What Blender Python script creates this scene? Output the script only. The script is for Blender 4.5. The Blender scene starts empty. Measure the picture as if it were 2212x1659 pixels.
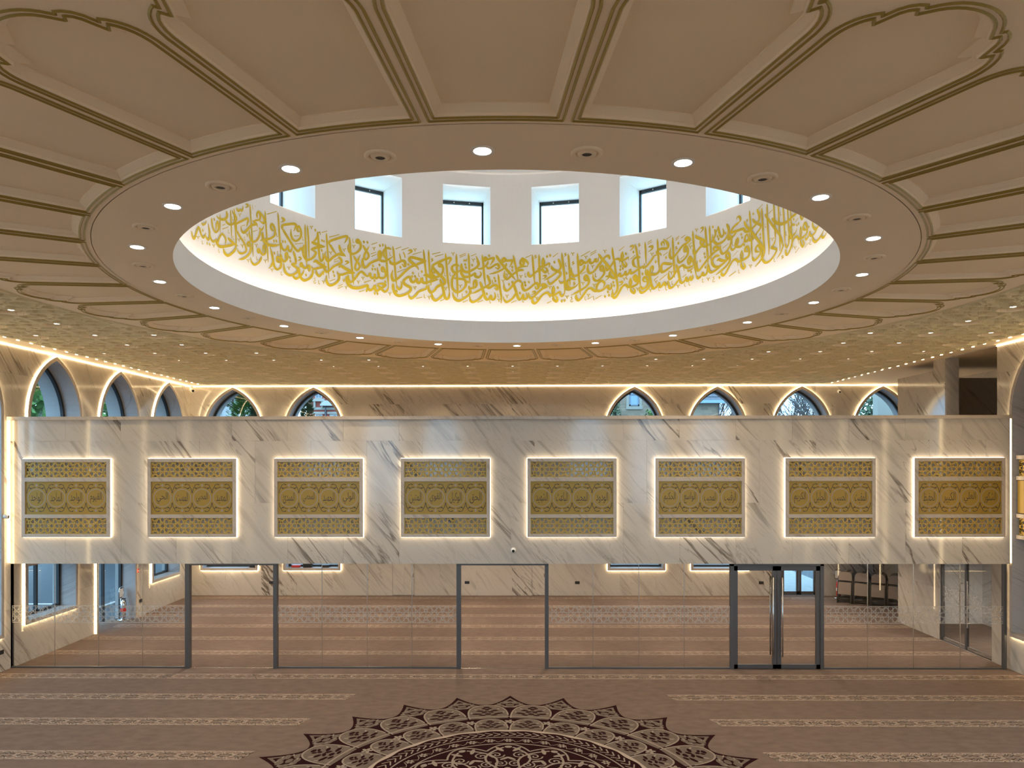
import bpy, bmesh, math, random
from mathutils import Vector, Matrix
from mathutils.geometry import tessellate_polygon
random.seed(7)
PI = math.pi
SC = bpy.context.scene
COL = SC.collection

# ------------------------------------------------------------------ camera
cam_d = bpy.data.cameras.new('camera'); cam = bpy.data.objects.new('camera', cam_d); COL.objects.link(cam)
cam_d.sensor_width = 36.0; cam_d.lens = 1555.62 / 2212 * 36.0
cam_d.shift_y = (998.14 - 829.5) / 2212
cam_d.clip_start = 0.05; cam_d.clip_end = 400
cam.location = (0.1725, -10.917, 4.46)
cam.rotation_euler = (Matrix.Rotation(0.0098, 3, 'Z') @ Matrix.Rotation(PI/2, 3, 'X') @ Matrix.Rotation(-0.00108, 3, 'Z')).to_euler()
SC.camera = cam

# ------------------------------------------------------------------ world, exposure
SC.view_settings.view_transform = 'Standard'; SC.view_settings.look = 'None'
SC.view_settings.exposure = 0.56; SC.view_settings.gamma = 1.0
SC.view_settings.use_curve_mapping = False
cy = SC.cycles
cy.max_bounces = 7; cy.diffuse_bounces = 4; cy.glossy_bounces = 3; cy.transmission_bounces = 4; cy.transparent_max_bounces = 12
cy.caustics_reflective = False; cy.caustics_refractive = False
cy.sample_clamp_indirect = 4.0
cy.use_denoising = True
W = bpy.data.worlds.new('overcast_sky'); SC.world = W; W.use_nodes = True
bg = W.node_tree.nodes['Background']
bg.inputs['Color'].default_value = (0.44, 0.73, 1.0, 1); bg.inputs['Strength'].default_value = 3.6

WARM = (1.0, 0.76, 0.47)
LEDC = (1.0, 0.75, 0.42)

# ------------------------------------------------------------------ key dimensions
CZ = 7.03
XL, XR, YB, YR = -10.87, 10.72, 13.15, -13.2
YF, YG = 4.50, 4.65

# ------------------------------------------------------------------ materials
MATS = {}
def mat(name, col=(.8,.8,.8), rough=.5, metal=0.0, spec=None, emit=None, es=0.0, bump=None, noise=None):
    if name in MATS: return MATS[name]
    m = bpy.data.materials.new(name); m.use_nodes = True; nt = m.node_tree
    b = nt.nodes['Principled BSDF']
    b.inputs['Base Color'].default_value = (*col, 1); b.inputs['Roughness'].default_value = rough
    b.inputs['Metallic'].default_value = metal
    if spec is not None: b.inputs['Specular IOR Level'].default_value = spec
    if emit:
        b.inputs['Emission Color'].default_value = (*emit, 1); b.inputs['Emission Strength'].default_value = es
    if noise:                                   # (scale, amount, stretch) mottled tone
        sc, am, st = noise
        tc = nt.nodes.new('ShaderNodeTexCoord'); mp = nt.nodes.new('ShaderNodeMapping'); mp.inputs['Scale'].default_value = st
        n = nt.nodes.new('ShaderNodeTexNoise'); n.inputs['Scale'].default_value = sc; n.inputs['Detail'].default_value = 5
        nt.links.new(tc.outputs['Object'], mp.inputs['Vector']); nt.links.new(mp.outputs['Vector'], n.inputs['Vector'])
        r = nt.nodes.new('ShaderNodeMapRange'); r.inputs['From Min'].default_value = .3; r.inputs['From Max'].default_value = .7
        nt.links.new(n.outputs['Fac'], r.inputs['Value'])
        mx = nt.nodes.new('ShaderNodeMix'); mx.data_type = 'RGBA'
        mx.inputs['A'].default_value = (*[c*(1-am) for c in col], 1); mx.inputs['B'].default_value = (*[min(1, c*(1+am)) for c in col], 1)
        nt.links.new(r.outputs['Result'], mx.inputs['Factor']); nt.links.new(mx.outputs['Result'], b.inputs['Base Color'])
    if bump:
        tc = nt.nodes.new('ShaderNodeTexCoord'); n = nt.nodes.new('ShaderNodeTexNoise'); n.inputs['Scale'].default_value = bump[0]
        n.inputs['Detail'].default_value = 4; nt.links.new(tc.outputs['Object'], n.inputs['Vector'])
        bp = nt.nodes.new('ShaderNodeBump'); bp.inputs['Strength'].default_value = bump[1]; bp.inputs['Distance'].default_value = .02
        nt.links.new(n.outputs['Fac'], bp.inputs['Height']); nt.links.new(bp.outputs['Normal'], b.inputs['Normal'])
    MATS[name] = m; return m

def marble(name, base, vein, rough=.09, dens=1.0, soft=.35):
    m = bpy.data.materials.new(name); m.use_nodes = True; nt = m.node_tree; N = nt.nodes.new; L = nt.links.new
    b = nt.nodes['Principled BSDF']; b.inputs['Roughness'].default_value = rough
    tc = N('ShaderNodeTexCoord'); oi = N('ShaderNodeObjectInfo')
    def vm(op, a, bb):
        n = N('ShaderNodeVectorMath'); n.operation = op
        for i, s in enumerate((a, bb)):
            if hasattr(s, 'node'): L(s, n.inputs[i])
            else: n.inputs[i].default_value = s
        return n
    def ma(op, a, bb=0.0, c=None):
        n = N('ShaderNodeMath'); n.operation = op
        for i, s in enumerate((a, bb) if c is None else (a, bb, c)):
            if hasattr(s, 'node'): L(s, n.inputs[i])
            else: n.inputs[i].default_value = s
        return n.outputs[0]
    P = tc.outputs['Object']
    th = math.radians(50)
    along = vm('DOT_PRODUCT', P, (math.cos(th), .3, -math.sin(th))).outputs['Value']
    acr = vm('DOT_PRODUCT', P, (math.sin(th), .3, math.cos(th))).outputs['Value']
    cb = N('ShaderNodeCombineXYZ'); L(ma('MULTIPLY', along, .13), cb.inputs[0]); L(ma('MULTIPLY', acr, 1.35*dens), cb.inputs[2])
    off = ma('MULTIPLY', oi.outputs['Random'], 83.0)
    L(off, cb.inputs[1])
    def noise(vec, sc, det, dist):
        n = N('ShaderNodeTexNoise'); n.inputs['Scale'].default_value = sc; n.inputs['Detail'].default_value = det; n.inputs['Distortion'].default_value = dist
        n.inputs['Roughness'].default_value = .55
        L(vec, n.inputs['Vector']); return n.outputs['Fac']
    def band(v, c, w):      # 1 on the line v == c, 0 beyond w
        d = ma('ABSOLUTE', ma('SUBTRACT', v, c)); r = N('ShaderNodeMapRange'); r.interpolation_type = 'SMOOTHSTEP'
        L(d, r.inputs['Value']); r.inputs['From Min'].default_value = 0; r.inputs['From Max'].default_value = w
        r.inputs['To Min'].default_value = 1; r.inputs['To Max'].default_value = 0; return r.outputs['Result']
    def ramp(v, a, bb):
        r = N('ShaderNodeMapRange'); r.interpolation_type = 'SMOOTHSTEP'; L(v, r.inputs['Value'])
        r.inputs['From Min'].default_value = a; r.inputs['From Max'].default_value = bb; return r.outputs['Result']
    n1 = noise(cb.outputs[0], 1.0, 6, .5)
    mk = ramp(noise(cb.outputs[0], .55, 2, 0), .47, .66)
    v1 = ma('MULTIPLY', band(n1, .5, .022), mk)
    sc2 = vm('SCALE', cb.outputs[0], (0,0,0)); sc2.inputs['Scale'].default_value = 1.0
    n2 = noise(cb.outputs[0], 3.1, 6, .9)
    v2 = ma('MULTIPLY', band(n2, .46, .022), ma('ADD', ma('MULTIPLY', mk, .55), .22))
    v3 = ma('MULTIPLY', ramp(n2, .50, .74), soft)
    tot = ma('MINIMUM', ma('ADD', ma('ADD', ma('MULTIPLY', v1, .95), ma('MULTIPLY', v2, .60)), v3), .97)
    mx = N('ShaderNodeMix'); mx.data_type = 'RGBA'; mx.inputs['A'].default_value = (*base, 1); mx.inputs['B'].default_value = (*vein, 1)
    L(tot, mx.inputs['Factor']); L(mx.outputs['Result'], b.inputs['Base Color'])
    MATS[name] = m; return m

def emitter(name, col, s, sample=True):
    m = bpy.data.materials.new(name); m.use_nodes = True; nt = m.node_tree; nt.nodes.clear()
    e = nt.nodes.new('ShaderNodeEmission'); e.inputs[0].default_value = (*col, 1); e.inputs[1].default_value = s
    o = nt.nodes.new('ShaderNodeOutputMaterial'); nt.links.new(e.outputs[0], o.inputs[0])
    if not sample: m.cycles.emission_sampling = 'NONE'
    MATS[name] = m; return m

def glassy(name, tint, refl, rough=0.0, haze=0.0, hazecol=(.8,.8,.8)):
    m = bpy.data.materials.new(name); m.use_nodes = True; nt = m.node_tree; nt.nodes.clear(); N = nt.nodes.new; L = nt.links.new
    t = N('ShaderNodeBsdfTransparent'); t.inputs[0].default_value = (*tint, 1)
    g = N('ShaderNodeBsdfGlossy'); g.inputs['Roughness'].default_value = rough; g.inputs['Color'].default_value = (1,1,1,1)
    fr = N('ShaderNodeFresnel'); fr.inputs['IOR'].default_value = refl
    ge = N('ShaderNodeNewGeometry'); sb_ = N('ShaderNodeMath'); sb_.operation = 'SUBTRACT'; sb_.inputs[0].default_value = 1.0; L(ge.outputs['Backfacing'], sb_.inputs[1])
    mu = N('ShaderNodeMath'); mu.operation = 'MULTIPLY'; L(fr.outputs[0], mu.inputs[0]); L(sb_.outputs[0], mu.inputs[1])
    mx = N('ShaderNodeMixShader'); L(mu.outputs[0], mx.inputs[0]); L(t.outputs[0], mx.inputs[1]); L(g.outputs[0], mx.inputs[2])
    last = mx
    if haze:
        d = N('ShaderNodeBsdfDiffuse'); d.inputs[0].default_value = (*hazecol, 1)
        m2 = N('ShaderNodeMixShader'); m2.inputs[0].default_value = haze; L(mx.outputs[0], m2.inputs[1]); L(d.outputs[0], m2.inputs[2]); last = m2
    o = N('ShaderNodeOutputMaterial'); L(last.outputs[0], o.inputs[0]); MATS[name] = m; return m

def bricky(name, c1, c2, mort, sx, sz, bump=.4):
    m = bpy.data.materials.new(name); m.use_nodes = True; nt = m.node_tree; N = nt.nodes.new; L = nt.links.new
    b = nt.nodes['Principled BSDF']; b.inputs['Roughness'].default_value = .85
    tc = N('ShaderNodeTexCoord'); sp = N('ShaderNodeSeparateXYZ'); L(tc.outputs['Object'], sp.inputs[0])
    ad = N('ShaderNodeMath'); L(sp.outputs[0], ad.inputs[0]); L(sp.outputs[1], ad.inputs[1])
    cb = N('ShaderNodeCombineXYZ'); L(ad.outputs[0], cb.inputs[0]); L(sp.outputs[2], cb.inputs[1])
    br = N('ShaderNodeTexBrick'); br.inputs['Scale'].default_value = 1; br.inputs['Brick Width'].default_value = sx; br.inputs['Row Height'].default_value = sz
    br.inputs['Mortar Size'].default_value = .012; br.inputs['Color1'].default_value = (*c1,1); br.inputs['Color2'].default_value = (*c2,1); br.inputs['Mortar'].default_value = (*mort,1)
    L(cb.outputs[0], br.inputs['Vector'])
    n = N('ShaderNodeTexNoise'); n.inputs['Scale'].default_value = 1.3; L(tc.outputs['Object'], n.inputs['Vector'])
    mx = N('ShaderNodeMix'); mx.data_type = 'RGBA'; mx.blend_type = 'MULTIPLY'; mx.inputs['Factor'].default_value = .5
    L(br.outputs['Color'], mx.inputs['A']); L(n.outputs['Fac'], mx.inputs['B']); L(br.outputs['Color'], b.inputs['Base Color'])
    bp = N('ShaderNodeBump'); bp.inputs['Strength'].default_value = bump; bp.inputs['Distance'].default_value = .01
    L(br.outputs['Fac'], bp.inputs['Height']); bp.invert = True; L(bp.outputs['Normal'], b.inputs['Normal'])
    MATS[name] = m; return m

marble('marble', (.53,.485,.425), (.115,.09,.07))
marble('marble_white', (.80,.80,.80), (.36,.37,.38), dens=1.6)
marble('stone_trim', (.47,.41,.35), (.33,.27,.22), rough=.35, dens=2.2, soft=.6)
marble('stone_reveal', (.44,.43,.43), (.31,.29,.28), rough=.30, dens=2.0, soft=.6)
mat('plaster', (.94,.82,.64), .75)
mat('plaster_panel', (.92,.80,.61), .75, noise=(.7,.04,(1,1,1)))
mat('plaster_white', (.92,.90,.88), .7)
mat('relief', (.74,.68,.47), .7)
mat('gold_line', (.36,.27,.06), .45, .25)
mat('gold_letter', (.58,.42,.006), .45, .0)
mat('gold', (.60,.40,.085), .38, .25)
mat('gold_plate', (.32,.205,.03), .35, .2)
mat('cut', (.055,.045,.035), .6)
mat('cut_light', (.30,.25,.20), .5)
mat('frame_grey', (.105,.105,.11), .35, .4)
mat('frame_dark', (.035,.038,.042), .4, .3)
mat('steel', (.55,.53,.50), .25, .9)
mat('chrome', (.8,.8,.8), .12, 1.0)
mat('white_plastic', (.85,.85,.83), .35)
mat('black_plastic', (.015,.015,.016), .4)
mat('red_plastic', (.65,.03,.02), .35)
mat('carpet', (.165,.122,.102), .95, spec=.04, noise=(4.2,.12,(1.0,1.7,1)))
mat('balcony_bounce', (.34,.25,.16), .95, spec=.04)  # lighter beige so the unseen balcony floor bounces warm light upward
mat('carpet_band', (.218,.158,.128), .95, spec=.04)
mat('carpet_line', (.40,.32,.265), .95, spec=.04)
mat('med_dark', (.022,.006,.007), .95, spec=.04)
mat('med_taupe', (.145,.112,.092), .95, spec=.04, noise=(9,.14,(1,1,1)))
mat('med_light', (.27,.22,.185), .95, spec=.04)
mat('med_cream', (.38,.31,.255), .95, spec=.04)
mat('chair_frame', (.10,.085,.07), .4, .5)
mat('chair_pad', (.25,.195,.155), .8)
mat('asphalt', (.018,.030,.042), .6, noise=(3,.2,(1,1,1)))
mat('paving', (.30,.30,.29), .8, noise=(6,.1,(1,1,1)))
mat('road_paint', (.8,.82,.85), .6)
mat('leaf_dark', (.035,.075,.03), .7, noise=(2,.5,(1,1,1)))
mat('leaf_mid', (.075,.17,.035), .7, noise=(2,.5,(1,1,1)))
mat('bark', (.06,.05,.045), .9)
mat('slate', (.075,.085,.105), .6)
mat('ext_white', (.36,.37,.37), .7)
mat('ext_stone', (.30,.29,.25), .8)
mat('ext_glass', (.10,.15,.20), .1)
bricky('brick_red', (.30,.045,.03), (.24,.035,.026), (.24,.10,.08), .24, .085)
bricky('stone_wall', (.30,.245,.175), (.21,.165,.12), (.25,.215,.17), .62, .26)
emitter('led', LEDC, 15.0)
emitter('led_panel', (1.0,.80,.56), 5.2)
emitter('led_soft', LEDC, 9.0)
emitter('cove', (1.0,.87,.72), 21.0)
emitter('glow', LEDC, 5.0, False)
emitter('lamp', (1.0,.93,.80), 12.0, False)
emitter('dish_lamp', (1.0,.86,.66), 9.0)
glassy('glass', (.955,.955,.95), 1.42)
glassy('glass_window', (.90,.95,.97), 1.40)
glassy('frost', (.95,.95,.95), 1.2, .3, .36, (.62,.60,.57))

# ------------------------------------------------------------------ mesh building
class MB:
    def __init__(s): s.v = []; s.f = []
    def add(s, vs, fs):
        k = len(s.v); s.v += [tuple(p) for p in vs]; s.f += [tuple(i+k for i in f) for f in fs]; return s
    def box(s, x0, x1, y0, y1, z0, z1):
        return s.add([(x0,y0,z0),(x1,y0,z0),(x1,y1,z0),(x0,y1,z0),(x0,y0,z1),(x1,y0,z1),(x1,y1,z1),(x0,y1,z1)],
                     [(0,3,2,1),(4,5,6,7),(0,1,5,4),(1,2,6,5),(2,3,7,6),(3,0,4,7)])
    def bevbox(s, x0, x1, y0, y1, z0, z1, b):
        bm = bmesh.new(); bmesh.ops.create_cube(bm, size=1)
        for v in bm.verts: v.co = Vector(((x0+x1)/2+v.co.x*(x1-x0), (y0+y1)/2+v.co.y*(y1-y0), (z0+z1)/2+v.co.z*(z1-z0)))
        bmesh.ops.bevel(bm, geom=list(bm.edges), offset=b, segments=2, affect='EDGES', profile=.5)
        return s.bm(bm)
    def bm(s, bm):
        bm.verts.index_update(); s.add([v.co[:] for v in bm.verts], [[v.index for v in f.verts] for f in bm.faces]); bm.free(); return s
    def prism(s, poly, a, b, plane='xy'):
        """poly of 2d points extruded from a to b; plane 'xy' (along z), 'xz' (along y)"""
        n = len(poly)
        P = (lambda p, h: (p[0], p[1], h)) if plane == 'xy' else (lambda p, h: (p[0], h, p[1]))
        s.add([P(p, a) for p in poly] + [P(p, b) for p in poly],
              [tuple(range(n)), tuple(range(2*n-1, n-1, -1))] + [(i, i+n, (i+1) % n + n, (i+1) % n) for i in range(n)])
        return s
    def flat(s, poly, z):
        s.add([(p[0], p[1], z) for p in poly], [tuple(range(len(poly)))]); return s
    def strip(s, A, B, closed=False):
        n = len(A); rng = range(n if closed else n-1)
        return s.add(list(A)+list(B), [(i, (i+1) % n, (i+1) % n+n, i+n) for i in rng])
    def lathe(s, prof, seg=48, c=(0,0), a0=0.0, a1=2*PI):
        full = abs(a1-a0-2*PI) < 1e-6; n = seg if full else seg+1; m = len(prof)
        vs = [(c[0]+r*math.cos(a0+(a1-a0)*i/seg), c[1]+r*math.sin(a0+(a1-a0)*i/seg), z) for i in range(n) for r, z in prof]
        fs = [(i*m+j, ((i+1) % n)*m+j, ((i+1) % n)*m+j+1, i*m+j+1) for i in range(seg) for j in range(m-1)]
        return s.add(vs, fs)
    def tube(s, pts, r, seg=8, closed=False):
        pts = [Vector(p) for p in pts]; n = len(pts); rings = []
        up = None
        for i, p in enumerate(pts):
            if closed: t = pts[(i+1) % n]-pts[i-1]
            else: t = pts[min(i+1, n-1)]-pts[max(i-1, 0)]
            t.normalize()
            if up is None: up = Vector((0,0,1)) if abs(t.z) < .9 else Vector((1,0,0))
            a = (up - t*up.dot(t)).normalized(); b = t.cross(a); up = a
            rr = r[i] if isinstance(r, (list, tuple)) else r
            rings.append([p + (a*math.cos(2*PI*k/seg)+b*math.sin(2*PI*k/seg))*rr for k in range(seg)])
        vs = [q for g in rings for q in g]
        fs = [(i*seg+k, i*seg+(k+1) % seg, ((i+1) % n)*seg+(k+1) % seg, ((i+1) % n)*seg+k) for i in range(n if closed else n-1) for k in range(seg)]
        if not closed: fs += [tuple(range(seg-1, -1, -1)), tuple((n-1)*seg+k for k in range(seg))]
        return s.add(vs, fs)
    def xf(s, M):
        s.v = [tuple(M @ Vector(p)) for p in s.v]; return s
    def mesh(s, name, m):
        me = bpy.data.meshes.new(name); me.from_pydata(s.v, [], s.f); me.materials.append(MATS[m] if isinstance(m, str) else m); me.update(); return me
    def build(s, name, m, parent=None, smooth=False, world=False, loc=(0,0,0), rotz=0.0):
        me = s.mesh(name, m)
        if smooth: me.shade_smooth()
        o = bpy.data.objects.new(name, me); COL.objects.link(o)
        if parent is not None:
            o.parent = parent
            if world: o.location = -Vector(parent.location)
        if not world: o.location = loc
        elif parent is None: o.location = loc
        o.rotation_euler = (0, 0, rotz)
        return o

def fix_normals(o):
    bm = bmesh.new(); bm.from_mesh(o.data); bmesh.ops.recalc_face_normals(bm, faces=list(bm.faces)); bm.to_mesh(o.data); bm.free()
    return o
def inst(name, me, parent=None, loc=(0,0,0), rotz=0.0):
    o = bpy.data.objects.new(name, me); COL.objects.link(o); o.parent = parent; o.location = loc; o.rotation_euler = (0,0,rotz); return o
def empty(name, loc=(0,0,0), rotz=0.0, parent=None):
    o = bpy.data.objects.new(name, None); COL.objects.link(o); o.location = loc; o.rotation_euler = (0,0,rotz); o.parent = parent; o.empty_display_size = .2; return o
def tag(o, label=None, cat=None, group=None, kind=None):
    if label: o['label'] = label
    if cat: o['category'] = cat
    if group: o['group'] = group
    if kind: o['kind'] = kind
    return o
def struct(o, label=None, cat=None): return tag(o, label, cat, kind='structure')
def copy_tree(o, parent=None):
    c = o.copy(); COL.objects.link(c); c.parent = parent
    for ch in o.children: copy_tree(ch, c)
    return c
def lamp(kind, name, loc, energy, color, size=.1, rot=(0,0,0), parent=None, **kw):
    l = bpy.data.lights.new(name, kind); l.energy = energy; l.color = color
    if kind == 'AREA': l.size = size
    else: l.shadow_soft_size = size
    for k, v in kw.items(): setattr(l, k, v)
    o = bpy.data.objects.new(name, l); COL.objects.link(o); o.location = loc; o.rotation_euler = rot; o.parent = parent; return o
def arc(cx, cy, r, a0, a1, n): return [(cx+r*math.cos(a0+(a1-a0)*i/n), cy+r*math.sin(a0+(a1-a0)*i/n)) for i in range(n+1)]
def catmull(p, n=5):
    if len(p) < 3: return list(p)
    q = [p[0]]+list(p)+[p[-1]]; out = []
    for i in range(1, len(q)-2):
        for k in range(n):
            t = k/n; a, b, c, d = q[i-1], q[i], q[i+1], q[i+2]
            out.append(tuple(.5*((2*b[j])+(-a[j]+c[j])*t+(2*a[j]-5*b[j]+4*c[j]-d[j])*t*t+(-a[j]+3*b[j]-3*c[j]+d[j])*t**3) for j in range(2)))
    out.append(tuple(p[-1])); return out
def offset(poly, d):
    """inward offset (d > 0) of a counter-clockwise polygon"""
    n = len(poly); out = []
    for i in range(n):
        p0, p1, p2 = Vector(poly[i-1]), Vector(poly[i]), Vector(poly[(i+1) % n])
        e1 = (p1-p0); e2 = (p2-p1)
        if e1.length < 1e-9 or e2.length < 1e-9: out.append(tuple(p1)); continue
        e1.normalize(); e2.normalize(); n1 = Vector((-e1.y, e1.x)); n2 = Vector((-e2.y, e2.x)); nn = n1+n2
        if nn.length < 1e-6: nn = n1.copy()
        nn.normalize(); k = max(nn.dot(n1), .45)
        out.append(tuple(p1+nn*(d/k)))
    return out
def poly_holes(outer, holes):
    loops = [[Vector((p[0], p[1], 0)) for p in outer]]+[[Vector((p[0], p[1], 0)) for p in h] for h in holes]
    tris = tessellate_polygon(loops); vs = [(p.x, p.y) for l in loops for p in l]
    return vs, [tuple(t) for t in tris]

# the eight-fold star lattice used on the screens, the glass and the carpet: one quarter, unit half-period = 1
def lattice_segs():
    a = .265; q = [((a,0),(a,1)), ((0,a),(1,a)), ((0,.375),(.375,0)), ((0,.375),(.535,.91)), ((.375,0),(.62,.265)), ((.62,.265),(.8,.345)),
         ((.535,.91),(.8,.575)), ((1,0),(1,.23))]
    st = [(1,.23),(.93,.345),(.8,.345),(.87,.46),(.8,.575),(.93,.575),(1,.69)]
    q += list(zip(st[:-1], st[1:]))
    ar = [(1+.31*math.cos(t), 1+.31*math.sin(t)) for t in [PI+PI/2*i/3 for i in range(4)]]
    q += list(zip(ar[:-1], ar[1:]))
    return q
def lattice(mb, w, h, period, bar, y0, y1, plane='xz', border=True, thick=True):
    """a run of the lattice filling w x h, centred on x, from z = 0 to h"""
    hp = period/2; n = int(math.ceil(w/period/2))+1; segs = []
    for k in range(-n, n+1):
        for sx in (1, -1):
            for sz in (1, -1):
                for (p, q) in lattice_segs():
                    x0_, z0_ = (k*period+sx*p[0]*hp), h/2+sz*p[1]*h/2; x1_, z1_ = (k*period+sx*q[0]*hp), h/2+sz*q[1]*h/2
                    if max(x0_, x1_) < -w/2 or min(x0_, x1_) > w/2: continue
                    def clip(xa, za, xb, zb):
                        if xa < -w/2: t = (-w/2-xa)/(xb-xa); xa, za = -w/2, za+(zb-za)*t
                        if xa > w/2: t = (w/2-xa)/(xb-xa); xa, za = w/2, za+(zb-za)*t
                        return xa, za
                    A = clip(x0_, z0_, x1_, z1_); B = clip(x1_, z1_, x0_, z0_)
                    segs.append((A, B))
    if border:
        segs += [((-w/2,0),(w/2,0)),((-w/2,h),(w/2,h)),((-w/2,0),(-w/2,h)),((w/2,0),(w/2,h))]
    seen = set()
    for A, B in segs:
        key = tuple(sorted([(round(A[0],4), round(A[1],4)), (round(B[0],4), round(B[1],4))]))
        if key in seen: continue
        seen.add(key)
        d = Vector((B[0]-A[0], B[1]-A[1]))
        if d.length < 1e-5: continue
        d.normalize(); nx, nz = -d.y*bar/2, d.x*bar/2; ex, ez = d.x*bar*.3, d.y*bar*.3
        P = [(A[0]-ex+nx, A[1]-ez+nz), (A[0]-ex-nx, A[1]-ez-nz), (B[0]+ex-nx, B[1]+ez-nz), (B[0]+ex+nx, B[1]+ez+nz)]
        if plane == 'xz':
            if thick: mb.prism(P[::-1], y0, y1, 'xz')
            else: mb.add([(p[0], y0, p[1]) for p in P], [(3,2,1,0)])
        else: mb.flat(P, y0)
    return mb
# ================================================================== floor
floor = struct(MB().box(-11.6, 14.3, YR-.3, YB+.25, -.12, 0).build('floor', 'carpet'), 'taupe prayer carpet with pale patterned row lines')
def stripe(x0, x1, y, slant0=0, slant1=0):
    hw = .155
    b = MB().flat([(x0-slant0, y-hw), (x1+slant1, y-hw), (x1, y+hw), (x0, y+hw)], .0015)
    o = b.build('carpet_stripe', 'carpet_band', floor)
    mb = MB(); lattice(mb, (x1-x0)-.02, 2*hw, .62, .021, 0, 0, plane='xy', thick=False)
    mb.v = [((x0+x1)/2+v[0], y-hw+v[1], .003) for v in mb.v]
    # slanted ends follow the medallion
    for k, v in enumerate(mb.v):
        f = (y+hw-v[1])/(2*hw); xx = v[0]
        if slant1: xx += slant1*f*max(0, 1-(x1-v[0])/1.2)
        if slant0: xx -= slant0*f*max(0, 1-(v[0]-x0)/1.2)
        mb.v[k] = (xx, v[1], v[2])
    mb.build('stripe_pattern', 'carpet_line', o)
for y in (12.69, 11.33, 9.99, 8.63, 7.27, 5.90, 4.04): stripe(XL+.02, XR-.02, y)
for y, xx in ((2.735, 2.97), (1.42, 3.46), (.0, 3.9), (-1.4, 4.1), (-2.8, 4.0)):
    stripe(XL+.02, -xx, y, 0, -.12); stripe(xx, XR-.02, y, -.12, 0)
seam = MB().box(-6.95, -5.15, YG-.02, YG+.02, 0, .004).box(-1.1, .74, YG-.02, YG+.02, 0, .004).build('threshold_strip', 'steel', floor)

# medallion woven into the carpet
med = empty('carpet_medallion', (0, -1.075, .002), 0, floor)
def pol(r, a): return (r*math.sin(a), r*math.cos(a))
NT = 24; ST = 2*PI/NT
def star(d, rt=3.90, rv=3.40):
    out = []
    for k in range(NT):
        for i in range(-7, 7):
            ph = i/7*ST/2; u = abs(ph)/(ST/2)
            r = rt-(rt-rv)*(1-(1-u)**2.1)-d*(1+.9*(1-u)**3); out.append(pol(r, k*ST+ph))
    return out
def disc(r, n=96): return [pol(r, 2*PI*i/n) for i in range(n)]
def annul(mb, r0, r1, z, n=120):
    mb.strip([(*pol(r0, 2*PI*i/n), z) for i in range(n)], [(*pol(r1, 2*PI*i/n), z) for i in range(n)], True)
ZJ = [0]
def blob(mb, cx, cy, rx, ry, ang, z, n=10):
    ZJ[0] += 1; z += (ZJ[0] % 97)*.000004
    c, s = math.cos(ang), math.sin(ang)
    mb.flat([(cx+rx*math.cos(t)*c-ry*math.sin(t)*s, cy+rx*math.cos(t)*s+ry*math.sin(t)*c) for t in [2*PI*i/n for i in range(n)]], z)
def fan(mb, poly, z):
    cx = sum(p[0] for p in poly)/len(poly); cyy = sum(p[1] for p in poly)/len(poly); n = len(poly)
    mb.add([(p[0], p[1], z) for p in poly]+[(cx, cyy, z)], [(i, (i+1) % n, n) for i in range(n)])
def rib(mb, pts, w, z, closed=False):
    ZJ[0] += 1; z += (ZJ[0] % 89)*.000004
    n = len(pts); A = []; B = []
    for i in range(n):
        p0 = Vector(pts[i-1] if (closed or i) else pts[0]); p1 = Vector(pts[(i+1) % n] if (closed or i < n-1) else pts[-1]); t = (p1-p0)
        if t.length < 1e-9: t = Vector((1,0))
        t.normalize(); nn = Vector((-t.y, t.x)); ww = (w[i] if isinstance(w, (list, tuple)) else w)/2
        A.append((pts[i][0]+nn.x*ww, pts[i][1]+nn.y*ww, z)); B.append((pts[i][0]-nn.x*ww, pts[i][1]-nn.y*ww, z))
    mb.strip(A, B, closed)
mb = MB(); fan(mb, star(0), .0); mb.build('star_border', 'med_dark', med)
mb = MB(); mb.strip([(*p, .0012) for p in star(.075)], [(*p, .0012) for p in star(.125)], True); mb.build('star_outline', 'med_taupe', med)
def petal(r0, r1, a, half, n=9):
    L_ = [pol(r0+(r1-r0)*math.sin(PI/2*i/n)**.85, a-half*math.cos(PI/2*i/n)**.75) for i in range(n+1)]
    R_ = [pol(r0+(r1-r0)*math.sin(PI/2*i/n)**.85, a+half*math.cos(PI/2*i/n)**.75) for i in range(n+1)]
    return L_+R_[::-1][1:]
for (r0, r1, nm, zz) in ((2.80, 3.36, 'outer_petal', .0024), (2.20, 2.64, 'inner_petal', .0040)):
    for k in range(NT):
        a = (k+.5)*ST; b = MB(); P = petal(r0-.10, r1, a, ST*.47, 9); fan(b, P, zz)
        po = b.build(nm, 'med_taupe', med)
        b = MB(); rib(b, P[:-1], .028, zz+.0006)
        for s in (-1, 1):
            blob(b, *pol(r0+(r1-r0)*.62, a+s*ST*.24), .055, .018, -a+s*.9, zz+.0006); blob(b, *pol(r0+(r1-r0)*.34, a+s*ST*.36), .045, .016, -a+s*1.2, zz+.0006)
        b.build('petal_outline', 'med_light', po)
        b = MB(); sc = (r1-r0)/.56
        for (dr, dt, rx, ry, rot) in ((.80,0,.05,.03,0),(.70,.05,.035,.022,.6),(.70,-.05,.035,.022,-.6),(.60,0,.03,.03,0),(.50,.12,.06,.026,.3),(.50,-.12,.06,.026,-.3),(.38,.05,.05,.025,-.5),(.38,-.05,.05,.025,.5),(.24,.18,.075,.026,.15),(.24,-.18,.075,.026,-.15),(.2,0,.05,.03,0),(.10,.10,.05,.022,.2),(.10,-.10,.05,.022,-.2)):
            blob(b, *pol(r0+(r1-r0)*dr, a+dt*1.12*sc/((r0+r1)/2)), rx*sc*1.3, ry*sc*1.3, -a+rot, zz+.0006, 7)
        b.build('petal_motif', 'med_dark', po)
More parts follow.
